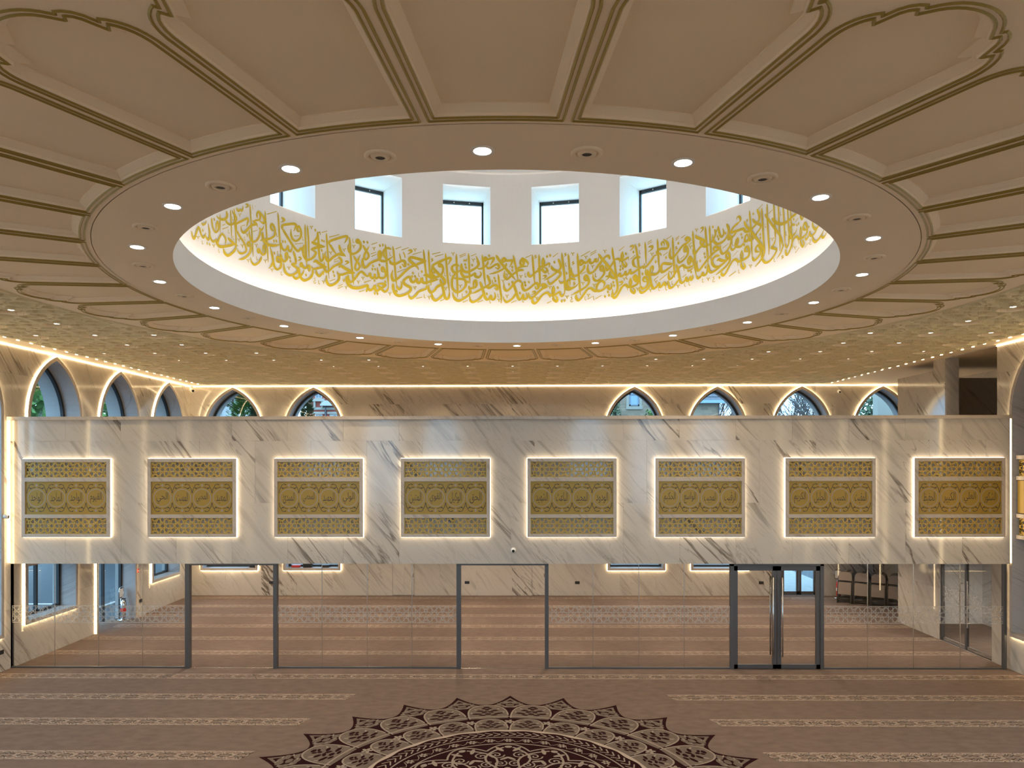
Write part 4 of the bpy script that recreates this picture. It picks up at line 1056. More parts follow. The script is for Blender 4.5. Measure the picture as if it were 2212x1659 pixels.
b41 5665,8224 5515,8287 5477,8351 5534,8373 5628,8314 5665,8215 5552,8170 5363,8147 5194,8166 5100,8208 4950,8172 4818,8073 4686,7974 4593,7961 4518,8018 4518,8152
b28 5336,8343 5288,8258 5307,8177 5373,8226 5336,8343
b37 5326,8123 5363,8059 5495,8007 5523,8066 5420,8126
b41 5157,8186 5194,8087
b41 3769,8171 3919,8137 4106,8164 4312,8235 4331,8180 4424,8157 4481,8208 4443,8290
b38 3788,8188 3826,8277 3957,8343 4069,8346 4162,8287 4106,8200
k21 4811,8946 5055,9026
k21 5327,8736 5544,8812
k21 6102,9020 6291,9059
k21 6102,8981 6291,9024
k20 6957,9008 7205,9055
k21 6803,8689 7013,8738
k21 6384,8220 6593,8277
k21 6631,8196 7002,8295
b37 5290,8999 5441,9005 5441,8961 5299,8910
b36 6139,8921 6310,8923 6291,8864 6120,8822
b34 4200,8433 4350,8434 4331,8395 4200,8348
b34 4809,8278 4950,8279 4931,8236 4800,8199
d41 4876,8612
d41 4979,8561
d41 4866,8542
d41 5120,8862
d40 5459,8872
d40 6461,8590
d39 6937,8634
d40 5873,8384
d41 4556,8293
d41 4584,8220
d41 4312,8100
d41 4358,8026
d41 4181,8008
k18 5761,9027 5701,9026 5697,9000 5769,8998 5675,8962
k13 4099,9008 4136,9000 4170,8969 4188,8932
k12 4185,8951 4196,8990 4226,9004 4256,8984
k13 6215,8791 6253,8782 6287,8752 6306,8715
k11 6302,8733 6313,8771 6344,8783 6374,8763
k13 4969,8365 5007,8357 5040,8326 5059,8290
k12 5055,8308 5067,8347 5097,8360 5127,8341
k13 5571,8114 5608,8107 5642,8076 5661,8040
k11 5657,8058 5669,8096 5699,8109 5729,8090
k13 6147,8049 6185,8041 6219,8011 6238,7975
k11 6234,7993 6245,8031 6276,8043 6306,8024
k13 6394,8204 6431,8196 6466,8166 6484,8130
k11 6481,8148 6492,8186 6523,8198 6553,8178
k13 7098,8336 7136,8327 7171,8297 7190,8261
k11 7186,8279 7197,8316 7228,8328 7258,8308
k11 5729,8899 5725,8838 5755,8815 5789,8826
k12 3748,8529 3744,8466 3774,8444 3807,8456
k11 6598,8065 6594,8005 6625,7983 6659,7995
k11 6922,8049 6918,7989 6948,7967 6983,7978
k11 7199,8137 7195,8078 7225,8056 7260,8067
k12 5144,8404 5140,8342 5170,8320 5204,8332
b40 7896,8864 7838,8929 7915,8937 8031,8882 7896,8831 7703,8801 7511,8711 7300,8614 7166,8601 7099,8675 7138,8816
b37 7895,8663 7780,8684 7780,8759 7857,8768 7934,8693 7914,8594 7760,8518 7587,8476 7491,8511 7453,8633
a33 8157,9051 8195,8798 8252,8542 8271,8292 8319,8138
b38 8319,8138 8416,8079 8552,8116 8611,8167 8650,8122 8767,8119 8845,8192 8845,8315
b41 8302,8951 8341,8897 8574,8828 8681,8783 8632,8723 8437,8655 8262,8583 8185,8616 8156,8686
b34 8506,8820 8535,8751 8671,8678 8827,8668 9023,8718 9121,8771 9220,8847 9161,8952
a33 8740,9062 8778,8812 8836,8560 8865,8313
b37 8865,8313 8923,8184 9021,8133 9218,8153 9455,8208 9653,8257 9833,8292
a33 8935,9054 8964,8790 9003,8541 9002,8363
b34 9338,8985 9397,8873 9456,8785 9555,8764 9615,8828 9556,8916
b29 9181,8949 9240,8885 9338,8961
b38 9745,8978 9834,8879 9834,8783 9694,8698 9496,8652 9318,8650 9180,8699 9102,8773 9092,8863
b39 9160,8531 9140,8598 9258,8600 9397,8552 9258,8528 9061,8478 8826,8398 8631,8305 8455,8232 8358,8267 8349,8367 8378,8430
b37 8204,8357 8088,8343 7894,8337 7779,8374 7702,8406 7548,8379 7376,8293 7222,8205 7108,8180 7050,8236 7070,8354
b35 8011,8551 7933,8476 7991,8403 8068,8454 8011,8551 8127,8481 8175,8409 8165,8352
b29 7721,8371 7779,8281
b37 7395,8452 7472,8344 7529,8212 7586,8089 7682,8055 7817,8102 7855,8148 7894,8078 7990,8086 8048,8139 8087,8077 8164,8103 8155,8179
b37 7509,8137 7394,8071 7241,8008 7107,8001 7060,8065 7050,8160
b28 7914,8302 7971,8263 8087,8285 8223,8313
b39 9416,8413 9238,8425 9081,8378 9061,8308 9179,8230 9356,8211 9514,8249
b42 9277,8324 9376,8345 9554,8301 9833,8284
b35 9913,8307 9753,8333 9733,8399 9813,8421 9893,8356 9892,8261 9733,8177 9494,8115 9237,8062
b36 9494,8091 9514,8041 9613,8015 9732,8065 9892,8167 10053,8243 10193,8249 10314,8196 10537,8200 10761,8226 10843,8292 10782,8400 10660,8416 10639,8350 10823,8318
b23 10487,8385 10415,8308 10456,8218 10517,8280 10487,8385
b36 10254,8219 10294,8120
b34 10435,8173 10455,8093 10577,8032 10638,8072 10557,8151
b39 10356,8924 10094,8874 9954,8791 10215,8779 10538,8773 10660,8710 10865,8688
b35 10235,8761 10054,8699 9954,8673 9834,8680 9854,8733 9934,8715 9973,8631 9893,8530 9694,8444 9535,8439 9456,8520 9476,8614
b34 10742,8560 10782,8523 10619,8538 10660,8625 10742,8637 10783,8569
b33 10578,8520 10456,8466 10315,8469 10174,8503 10194,8594 10275,8630 10295,8565 10214,8497 10053,8447 9953,8491 9953,8554
b34 10356,8924 10417,8961 10357,9025 10256,9032 10236,8988
k20 7377,8974 7540,9012
k20 7368,8937 7521,8976
k20 7627,8961 7819,9002
k20 7963,8781 8118,8823
k20 7587,8539 7789,8595
k19 9565,8539 9843,8596
k20 7682,8164 7856,8211
k21 6745,8227 7003,8292
k14 10193,8030 10132,8013 9852,7965
k13 10294,8401 10033,8320
b33 8516,9049 8633,9051 8613,9004 8496,8961
d38 8504,8412
d38 8748,8260
d38 8700,8531
d38 8729,8462
d39 7502,8868
d37 9102,9004
d37 9318,8794
d37 9367,8740
d37 9695,8806
d36 10447,8685
d36 10487,8617
d36 10588,8472
d37 9405,7993
d38 8087,8235
k12 8254,9071 8293,9061 8327,9031 8347,8995
k11 8343,9012 8355,9048 8386,9058 8417,9038
k13 7973,8770 8011,8761 8046,8731 8065,8695
k11 8061,8712 8073,8749 8104,8759 8135,8739
k12 8796,8049 8835,8040 8870,8010 8890,7976
k11 8886,7993 8898,8028 8929,8039 8960,8019
k12 10812,8072 10853,8063 10890,8034 10910,8001
k10 10906,8016 10918,8049 10951,8058 10984,8039
k13 7404,8035 7442,8027 7476,7997 7496,7961
k11 7492,7979 7503,8016 7534,8027 7565,8008
k11 8607,8057 8603,8000 8634,7978 8669,7988
k11 7784,8050 7780,7992 7811,7970 7845,7980
k11 7986,8057 7982,7999 8013,7977 8048,7987
k11 7199,8143 7195,8084 7226,8062 7260,8072
k10 10320,8051 10315,7996 10348,7975 10384,7983
k10 10029,8604 10025,8549 10057,8527 10093,8535
k11 6913,8055 6909,7996 6939,7974 6973,7985
k17 7444,8807 7383,8807 7379,8782 7452,8778 7356,8745
k11 9159,8038 9103,8028 9158,7998 9080,7969 9119,7937 9202,7945
a31 10846,9069 10897,8847 10947,8610 10957,8379 10987,8200
b35 10987,8200 11069,8128 11214,8140 11381,8202 11413,8265 11298,8364 11174,8343 11173,8275 11381,8240
b36 10590,8908 10702,8799 10906,8692 11133,8546 11382,8390 11528,8280 11570,8185
b35 11000,8893 11092,8826 11279,8760 11414,8709 11382,8661 11237,8607 11091,8552 10926,8514 10844,8540 10834,8611 10845,8663
b35 11227,9032 11321,8927 11341,8848 11258,8786 11051,8733 10865,8691 10661,8704 10519,8771
a32 11446,9020 11487,8796 11539,8488 11591,8256 11549,8157 11381,8074 11131,7999
a30 11720,9050 11740,8757 11782,8490 11823,8262 11812,8130
b32 11614,8881 11761,8776 12081,8571 12361,8405 12470,8287 12546,8168
a29 12061,9030 12102,8700 12145,8437 12144,8327
b33 12144,8342 12058,8266 11940,8238 12165,8185 12208,8150 12079,8072 11865,8012 11653,8009 11527,8063 11465,8138 11486,8271
a28 12298,8975 12340,8590 12382,8329 12382,8119
a27 12537,8906 12602,8549 12623,8330 12645,8197
b27 12645,8211 12733,8134 12845,8190 12845,8368
a26 12769,8845 12813,8587 12845,8332
a23 12925,8790 12980,8489 13013,8271 13046,8068
b26 12579,8206 12425,8083 12230,8008
b39 11974,8750 12124,8667 12340,8597 12602,8563 12846,8575 13070,8609 13252,8621 13413,8643
b30 13206,8439 13025,8468 12912,8422 12934,8319 13047,8280 13228,8316 13297,8368
b41 12867,8286 13002,8245 13092,8259
b32 12678,8113 12700,8024 12799,8003 12934,8077 13046,8174 13160,8228 13297,8228 13411,8176 13644,8169 13833,8201 13857,8294 13739,8388 13644,8348 13668,8296 13857,8252
b19 13505,8370 13458,8287 13492,8199 13551,8259 13505,8370
b29 13342,8179 13388,8096
b29 13481,8152 13504,8079 13620,8013 13679,8060 13574,8138
b30 13738,8140 13832,8105 13952,8142 14012,8201 14024,8151 14121,8116 14317,8139 14516,8208
b31 14170,8331 14194,8260 14342,8189 14516,8208 14618,8251
b32 14157,8103 14218,8027 14366,7984 14566,8007 14719,8043 14874,8097
b30 14693,8020 14821,7981 14952,8000 15031,8039
b30 13459,8559 13575,8477 13645,8493 13645,8542
k18 11300,9025 11509,9077
k18 11815,8857 12007,8899
k17 13206,8492 13378,8534
k17 13204,7971 13422,8031
k16 13725,7984 13939,8031
d35 11041,8974
d35 10743,8900
d32 13122,8548
d32 13297,8421
d32 13389,8431
d31 13964,8287
d35 11382,8552
d35 11392,8487
d36 10589,8470
k10 11630,8710 11626,8659 11659,8637 11697,8643
k9 12412,8800 12408,8750 12443,8728 12482,8733
k9 12708,8407 12703,8357 12738,8335 12778,8341
k10 12085,8038 12081,7987 12115,7966 12154,7973
k11 11909,8411 11952,8401 11990,8371 12011,8339
k10 12007,8354 12020,8386 12054,8393 12089,8373
k11 13091,8095 13137,8085 13177,8056 13200,8025
k9 13195,8040 13209,8069 13246,8076 13282,8057
k14 12567,8010 12497,8014 12493,7993 12576,7985 12466,7963
k9 14072,8069 14004,8066 14072,8035 13975,8019 14023,7988 14125,7986
"""
ins = tag(empty('inscription', (0,0,CZ)), 'long gold Arabic calligraphy verse running round the white drum', 'calligraphy')
SI = [0]
def emit_strokes(rows, rot):
    mb = MB()
    for ln in rows:
        SI[0] += 1; si = SI[0]
        f = ln.split(); k = f[0][0]; w = float(f[0][1:])/1000*(1.30 if k in 'abd' else 1.15)
        P = [tuple(map(float, s.split(','))) for s in f[1:]]
        P = [(p[0]/1e4*RD, p[1]/1000) for p in P]
        rr = RD-.006-.00003*(si % 40)
        def to3(u, z): a = u/RD+rot; return (rr*math.sin(a), rr*math.cos(a), z)
        if k == 'd':
            (u, z) = P[0]; d = w*.82
            q = [(u-d*.62,z+d*.22),(u+d*.05,z+d*.85),(u+d*.62,z-d*.15),(u-d*.05,z-d*.85)]
            mb.add([to3(*p) for p in q], [(0,1,2,3)]); continue
        C = catmull(P, 5 if k != 'k' else 3); n = len(C)
        L = [0.0]
        for i in range(1, n): L.append(L[-1]+math.hypot(C[i][0]-C[i-1][0], C[i][1]-C[i-1][1]))
        T = max(L[-1], 1e-6); A = []; B = []
        for i in range(n):
            t = Vector(C[min(i+1,n-1)])-Vector(C[max(i-1,0)])
            if t.length < 1e-9: t = Vector((1,0))
            t.normalize(); s = L[i]
            if k == 'a': ww = w*min(1, .25+s/(w*2.2))*min(1, .35+(T-s)/(w*6))
            elif k == 'k': ww = w*min(1, .7+s/w)*min(1, .5+(T-s)/(w*2))
            else:
                ww = w*min(1, .42+s/(w*1.6))*min(1, .22+(T-s)/(w*3.2)); ww *= .80+.34*abs(t.x*.55+t.y*-.83*-1 if False else t.x*.6-t.y*.8)**1.2
            nn = Vector((-t.y, t.x))*ww/2
            A.append(to3(C[i][0]+nn.x, C[i][1]+nn.y)); B.append(to3(C[i][0]-nn.x, C[i][1]-nn.y))
        mb.strip(A, B)
    return mb
rows = [r for r in CALLI.strip().splitlines()]
main = [r for r in rows if r[0] in 'ab']; marks = [r for r in rows if r[0] not in 'ab']
for r in main: emit_strokes([r], 0).build('letter_stroke', 'gold_letter', ins, world=True)
tag(emit_strokes(marks, 0).build('dots_and_vowel_marks', 'gold_letter', ins, world=True), kind='stuff')
tag(emit_strokes(rows, PI).build('verse_continuation', 'gold_letter', ins, world=True), kind='stuff')
# ================================================================== walls with openings
WN = [16]
def loop(sh, d):
    """outline of an opening inset by d, counter-clockwise seen from the room; sh = ('arch', u, zb, W) or ('rect', u, zb, zt, W)"""
    u, zb = sh[1], sh[2]; b = zb+(d if zb > .01 else 0)
    if sh[0] == 'arch':
        Wd = sh[3]; c = .6*Wd; R = 1.6*Wd-d; zs = 6.97-1.483*Wd; ap = math.acos(c/R)
        rt = [(u-c+R*math.cos(ap*i/14), zs+R*math.sin(ap*i/14)) for i in range(15)]
        lf = [(u+c-R*math.cos(ap*i/14), zs+R*math.sin(ap*i/14)) for i in range(14)]
        return [(u-Wd+d, b), (u+Wd-d, b)]+rt+lf[::-1]
    zt, Wd = sh[3]-d, sh[4]
    return [(u-Wd+d,b),(u+Wd-d,b),(u+Wd-d,zt),(u-Wd+d,zt)]
def wall(name, label, loc, rotz, outline, shapes, m, du, rows, u0, slabs=True, opens=()):
    holes = [loop(s, .03) for s in shapes]+[list(o) for o in opens]
    vs, fs = poly_holes(outline, holes)
    w = struct(MB().add([(x, 0, z) for x, z in vs], fs).build(name, m, None, loc=loc, rotz=rotz), label)
    if not slabs: return w
    base = bmesh.new()
    bv = [base.verts.new((x, 0, z)) for x, z in vs]
    for f in fs:
        try: base.faces.new([bv[i] for i in f])
        except ValueError: pass
    ua = min(p[0] for p in outline); ub = max(p[0] for p in outline)
    k0 = int(math.floor((ua-u0)/du)); k1 = int(math.ceil((ub-u0)/du))
    for ri in range(len(rows)-1):
        sh = 0 if ri % 2 == 0 else du*.42
        for k in range(k0-1, k1+1):
            x0 = u0+k*du+sh; x1 = x0+du
            if x1 <= ua or x0 >= ub: continue
            bm = base.copy(); g = .0012
            for co, no in (((x0+g,0,0),(-1,0,0)),((x1-g,0,0),(1,0,0)),((0,0,rows[ri]+g),(0,0,-1)),((0,0,rows[ri+1]-g),(0,0,1))):
                bmesh.ops.bisect_plane(bm, geom=list(bm.verts)+list(bm.edges)+list(bm.faces), plane_co=co, plane_no=no, clear_outer=True)
            if not bm.faces: bm.free(); continue
            bmesh.ops.dissolve_limit(bm, angle_limit=.01, verts=list(bm.verts), edges=list(bm.edges))
            r = bmesh.ops.extrude_face_region(bm, geom=list(bm.faces))
            bmesh.ops.translate(bm, vec=(0, -.010, 0), verts=[v for v in r['geom'] if isinstance(v, bmesh.types.BMVert)])
            MB().bm(bm).build('marble_slab', m, w)
    base.free()
    return w
def win(label, loc, rotz, sh, mode='window', kind='window', led='led', depth=.40, mull=False):
    u = sh[1]; WN[0] += 1
    w = struct(empty('%s_%d' % (kind, WN[0]), Vector(loc)+Matrix.Rotation(rotz, 3, 'Z') @ Vector((u, 0, 0)), rotz), label)
    L = lambda d, y: [(p[0]-u, y, p[1]) for p in loop(sh, d)]
    cl = sh[2] > .01
    def st(m, A, B): return m.strip(A, B, True) if cl else m.strip(A[1:]+A[:1], B[1:]+B[:1])
    mb = MB(); st(mb, L(0,-.011), L(0,-.06)); st(mb, L(0,-.06), L(.085,-.06)); mb.build('trim', 'stone_trim', w)
    mb = MB(); st(mb, L(-.012,-.0135), L(-.002,-.0135)); st(mb, L(-.002,-.0135), L(-.002,-.045)); mb.build('light_strip', led, w)
    st(MB(), L(.085,-.06), L(.085,depth)).build('reveal', 'stone_reveal', w)
    if mode == 'blind':
        vs, fs = poly_holes(loop(sh,.08), []); MB().add([(x-u, .24, z) for x, z in vs], fs).build('back_panel', 'stone_trim', w); return w
    f = MB(); st(f, L(.085,depth-.07), L(.15,depth-.07)); st(f, L(.15,depth-.07), L(.15,depth))
    if mull:
        zb, zt = sh[2], (sh[3] if sh[0] == 'rect' else 6.9)
        f.box(-.03,.03,depth-.07,depth,zb+.1,zt-.1)
        if sh[0] == 'arch': f.box(-sh[3]+.12, sh[3]-.12, depth-.07, depth, 3.0, 3.1)
    f.build('window_frame', 'frame_dark', w)
    vs, fs = poly_holes(loop(sh,.12), []); MB().add([(x-u, depth-.03, z) for x, z in vs], fs).build('pane', 'glass_window', w)
    od = .40 if sh[0] == 'arch' else .12
    m_ = MB(); st(m_, L(.10,depth), L(.10,depth+od)); st(m_, L(.10,depth+od), L(-.10,depth+od)); m_.build('outer_reveal', 'ext_white', w)
    return w

ROWS = [0, 1.28, 2.56, 3.84, 5.12, 6.40, 7.07]
# back wall
xs_up = (-9.405, -6.70, 4.02, 6.775, 9.57, 12.25)
up = [('arch', x, 3.4, 1.0) for x in xs_up]
lo = [('rect', x, .84, 2.22, .965) for x in (-9.54, -6.76, 4.08, 6.85)]
dr = [('rect', 9.50, 0, 2.25, .66)]
BL = (0, YB, 0)
wb = wall('wall_back', 'veined marble back wall with pointed windows above and framed windows below', BL, 0, [(XL,0),(13.6,0),(13.6,7.07),(XL,7.07)], up+lo+dr, 'marble', 1.2, ROWS, -10.87)
desc_up = ('pointed window in the back wall showing a conifer and a pale house', 'pointed window in the back wall showing the red brick house', 'pointed window in the back wall showing a stone gable with a window', 'pointed window in the back wall showing a slate roof', 'pointed window in the back wall showing bare branches', 'pointed window at the right end of the back wall beside the dark corner')
for s, d in zip(up, desc_up): win(d, BL, 0, s)
for s, d in zip(lo, ('lowest part of a lit window under the balcony, leftmost on the back wall', 'lowest part of a lit window under the balcony, second on the back wall', 'lowest part of a lit window under the balcony, right of the middle', 'lowest part of a lit window under the balcony, seen behind the glass doors')):
    win(d, BL, 0, s, depth=.36)
# entrance doors in the back wall
d = struct(empty('door_1', (9.50, YB, 0)), 'glazed double entrance doors at the back with daylight beyond')
mb = MB()
for (x0,x1,z0,z1) in ((-.66,-.56,0,2.25),(.56,.66,0,2.25),(-.66,.66,2.15,2.25)): mb.box(x0,x1,.02,.12,z0,z1)
mb.build('door_frame', 'frame_grey', d)
for s in (-1, 1):
    l = MB(); x0, x1 = sorted((s*.01, s*.56))
    for (a,b,z0,z1) in ((x0,x0+.07,.02,2.15),(x1-.07,x1,.02,2.15),(x0,x1,.02,.14),(x0,x1,2.05,2.15)): l.box(a,b,.04,.10,z0,z1)
    lf = l.build('door_leaf', 'frame_grey', d)
    MB().box(x0+.05,x1-.05,.065,.075,.10,2.1).build('pane', 'glass_window', lf)
    MB().box(s*.10-.012,s*.10+.012,-.01,.04,.8,1.5).build('handle', 'steel', lf)
# hidden service doors in the marble
for x0, x1, n in ((-4.067, -3.337, 2), (.60, 1.05, 3)):
    dd = struct(empty('door_%d' % n, ((x0+x1)/2, YB-.012, 0)), 'flush marble service door outlined by a thin dark joint')
    hw = (x1-x0)/2
    MB().box(-hw,-hw+.006,-.004,.0,0,2.2).box(hw-.006,hw,-.004,0,0,2.2).box(-hw,hw,-.004,0,.012,.02).build('joint', 'cut', dd)
    MB().box(hw-.05,hw-.03,-.02,-.002,.62,.74).build('handle', 'steel', dd)

# left wall (normal +x): u = y
LL = (XL, 0, 0)
ups = [('arch', y, 3.4, 1.0) for y in (6.10, 8.86, 11.60)]
tall = [('arch', y, .72, 1.0) for y in (3.34, .60, -2.15, -4.90, -7.65, -10.4)]
los = [('rect', 5.96, .84, 2.22, .95), ('rect', 11.46, .84, 2.22, .91)]
ld = [('rect', 8.70, 0, 2.22, .98)]
wl = wall('wall_left', 'veined marble left wall with lit pointed windows', LL, PI/2, [(YR,0),(YB,0),(YB,7.07),(YR,7.07)], ups+tall+los+ld, 'marble', 1.2, ROWS, 4.65)
for s, dsc in zip(ups, ('pointed window on the left wall nearest the viewer above the balcony', 'middle pointed window on the left wall above the balcony', 'pointed window on the left wall next to the back corner')): win(dsc, LL, PI/2, s)
for s in tall: win('tall pointed window in the left wall of the hall', LL, PI/2, s, mull=True)
for s, dsc in zip(los, ('lit window behind the glass screen at the far left', 'lit window low on the left wall next to the back corner')): win(dsc, LL, PI/2, s, mull=True)
win('glazed exit door in the left wall under the balcony', LL, PI/2, ld[0], kind='door', mull=True)

# right wall (normal -x): u = -y
RL = (XR, 0, 0)
tallr = [('arch', -y, .72, 1.0) for y in (3.60, .85, -1.9, -4.65, -7.4, -10.15)]
o_up = [(-7.0,2.9),(-5.06,2.9),(-5.06,7.0),(-7.0,7.0)]
o_dn = [(-7.25,.005),(-5.25,.005),(-5.25,2.25),(-7.25,2.25)]
wr = wall('wall_right', 'veined marble right wall with pointed niche and dark stair opening', RL, -PI/2, [(-9.22,0),(-YR,0),(-YR,7.07),(-7.5,7.07),(-7.5,6.76),(-9.22,6.76)], tallr, 'marble', 1.2, ROWS, -4.65, opens=(o_up, o_dn))
for i, s in enumerate(tallr):
    w = win('tall pointed niche with gold lattice in the right wall' if i == 0 else 'tall pointed window in the right wall of the hall', RL, -PI/2, s, mode='blind' if i == 0 else 'window', mull=i > 0)
    if i == 0:
        for z0, hh in ((2.92,.33),(4.16,.33)):
            mb = MB(); lattice(mb, 1.70, hh, .33, .022, .06, .075); mb.v = [(v[0], v[1], v[2]+z0) for v in mb.v]; mb.build('lattice', 'gold', w)
        MB().box(-.88,.88,.04,.06,3.37,4.06).build('plate', 'gold_plate', w)
        for z in (2.82, 3.27, 4.07, 4.51): MB().box(-.9,.9,.02,.10,z,z+.08).build('crossbar', 'stone_trim', w)
# end face of the right wall, stair room and far right enclosure
struct(MB().box(XR, XR+.32, 6.98, 7.20, 2.9, 7.05).build('wall_pier', 'marble'), 'marble pier beside the dark stair opening')
struct(MB().box(XR+.01, 14.2, 9.0, 9.22, 2.8, 6.76).build('wall_stair', 'stone_trim'), 'dark marble wall inside the stair opening')
struct(MB().box(XR+.01, 14.2, 9.0, 9.22, 0, 2.8).build('wall_lobby_end', 'marble_white'), 'white marble end wall of the lobby behind the side doors')
struct(MB().box(13.58, 13.8, 4.6, YB, 0, 7.1).build('wall_far', 'marble'), 'marble wall of the recess at the far right')
struct(MB().box(12.9, 13.1, 4.6, 9.0, 0, 2.7).build('wall_lobby', 'marble_white'), 'white marble wall seen through the side doors')
struct(MB().box(12.3, 12.5, 9.22, YB, 0, 2.3).build('wall_recess', 'marble'), 'marble wall behind the stacked chairs')
struct(MB().box(XR+.01, 14.2, 4.66, 4.8, 0, 7.1).build('wall_side', 'marble'), 'marble wall closing the stair room')
# rear wall behind the viewer
tallb = [('arch', x, .72, 1.0) for x in (-9.0, -6.2, -3.4, 3.4, 6.2, 9.0)]
wall('wall_rear', 'marble wall behind the viewer with tall windows', (0, YR, 0), PI, [(-XR,0),(-XL,0),(-XL,7.07),(-XR,7.07)], tallb, 'marble', 1.2, ROWS, 0, slabs=False)
for s in tallb: win('tall pointed window in the wall behind the viewer', (0, YR, 0), PI, s, mull=True)

# continuous light line where walls meet the ceiling
for nm, b, lb in (('cornice_light', (XL+.012, XL+.028, -13, YB, 6.995, 7.012), 'warm light line along the top of the left wall'),
              ('cornice_light', (XL, 13.5, YB-.028, YB-.012, 6.995, 7.012), 'warm light line along the top of the back wall'),
              ('cornice_light', (XR-.028, XR-.012, -13, 5.06, 6.995, 7.012), 'warm light line along the top of the right wall')):
    tag(MB().box(*b).build(nm, 'led_soft'), lb, 'light strip')

# side glass doors in the right wall
sd = struct(empty('door_4', (XR, 6.25, 0), -PI/2), 'frameless double glass doors in the right wall under the balcony')
mb = MB()
for (x0,x1,z0,z1) in ((-1.0,-.95,0,2.25),(.95,1.0,0,2.25),(-1,1,2.2,2.25)): mb.box(x0,x1,.02,.10,z0,z1)
mb.build('door_frame', 'frame_grey', sd)
for s in (-1, 1):
    x0, x1 = sorted((s*.02, s*.95)); lf = MB().box(x0,x1,.055,.065,.04,2.2).build('door_leaf', 'glass', sd)
    MB().box(x0,x1,.04,.08,.01,.09).build('patch_rail', 'steel', lf)
    MB().tube([(s*.14,-.02,.55),(s*.14,-.02,1.65)], .016, 8).tube([(s*.14,-.02,.65),(s*.14,.05,.65)], .01, 6).tube([(s*.14,-.02,1.55),(s*.14,.05,1.55)], .01, 6).build('handle', 'steel', lf)
    mb = MB(); lattice(mb, .93, .36, .36, .016, .05, .05, thick=False, border=True); mb.v = [(v[0]+s*.485, v[1], v[2]+.99) for v in mb.v]; mb.build('frosted_band', 'frost', lf)
MB().box(-.035,.035,.03,.09,0,2.25).build('centre_post', 'frame_grey', sd)

lb_ = tag(empty('lobby_fill_light', (11.85, 6.3, 2.33)), 'unseen fill lamp added in the lobby behind the side doors', 'downlight')  # fill lamp added out of view to brighten the lobby marble
inst('bezel', flush_bezel, lb_); inst('lens', flush_lens, lb_); lamp('SPOT', 'lobby_fill', (0,0,-.03), 170, (1.0,.90,.76), .06, (0,0,0), lb_, spot_size=math.radians(160), spot_blend=.6)
# ================================================================== balcony
fl = struct(MB().box(XL, 13.6, YF+.14, YB, 2.34, 2.80).build('floor_balcony', 'balcony_bounce'), 'balcony slab over the glazed room')
wbal = wall('wall_balcony', 'polished veined marble balcony front', (0, YF+.012, 0), 0, [(-10.80,2.28),(10.615,2.28),(10.615,5.38),(-10.80,5.38)], [], 'marble', 1.2, [2.28, 3.585, 4.92, 5.38], -10.80)
MB().box(-10.80, 10.615, .0, .13, 2.285, 5.375).build('core', 'marble', wbal)
struct(MB().box(-10.84, 10.64, YF-.05, YF+.22, 5.375, 5.447).build('trim_1', 'stone_trim'), 'grey stone coping on the balcony front')
for x, lb in ((-10.845, 'vertical warm light strip at the left end of the balcony front'), (10.655, 'vertical warm light strip at the right end of the balcony front')):
    tag(MB().box(x-.022, x+.022, YF+.03, YF+.06, 2.30, 5.37).build('end_light', 'led_soft'), lb, 'light strip')
# unseen fill lamps added to light the room under the balcony
for x in (-9.2,-6.6,-4,-1.3,1.3,4,6.6,9.2):
    for y in (6.2, 9.0, 11.6):
        e = tag(empty('soffit_fill_light', (x, y, 2.34)), 'unseen fill lamp added under the balcony', 'downlight', 'unseen fill lamps under the balcony')
        inst('bezel', flush_bezel, e); inst('lens', flush_lens, e)
        lamp('SPOT', 'soffit_fill', (0,0,-.03), 128, (1.0,.80,.58), .06, (0,0,0), e, spot_size=math.radians(155), spot_blend=.8)

# ------------------------------------------------------------------ gilded lattice panels
FORMS = {'ا':'FE8D FE8E','أ':'FE83 FE84','ب':'FE8F FE90 FE91 FE92','ت':'FE95 FE96 FE97 FE98','ث':'FE99 FE9A FE9B FE9C','ج':'FE9D FE9E FE9F FEA0','ح':'FEA1 FEA2 FEA3 FEA4',
 'د':'FEA9 FEAA','ر':'FEAD FEAE','س':'FEB1 FEB2 FEB3 FEB4','ش':'FEB5 FEB6 FEB7 FEB8','ص':'FEB9 FEBA FEBB FEBC','ظ':'FEC5 FEC6 FEC7 FEC8','ع':'FEC9 FECA FECB FECC',
 'ف':'FED1 FED2 FED3 FED4','ط':'FEC1 FEC2 FEC3 FEC4','خ':'FEA5 FEA6 FEA7 FEA8','ق':'FED5 FED6 FED7 FED8','ك':'FED9 FEDA FEDB FEDC','ل':'FEDD FEDE FEDF FEE0','م':'FEE1 FEE2 FEE3 FEE4','ن':'FEE5 FEE6 FEE7 FEE8','ه':'FEE9 FEEA FEEB FEEC','و':'FEED FEEE','ى':'FEEF FEF0','ي':'FEF1 FEF2 FEF3 FEF4','ئ':'FE89 FE8A FE8B FE8C'}
def shape_ar(t):
    out = []
    for i, ch in enumerate(t):
        f = FORMS[ch].split(); pj = i > 0 and len(FORMS[t[i-1]].split()) == 4; nj = i < len(t)-1 and len(f) == 4
        k = (3 if nj else 1) if pj else (2 if nj else 0)
        out.append(chr(int(f[k], 16)))
    return ''.join(out[::-1])
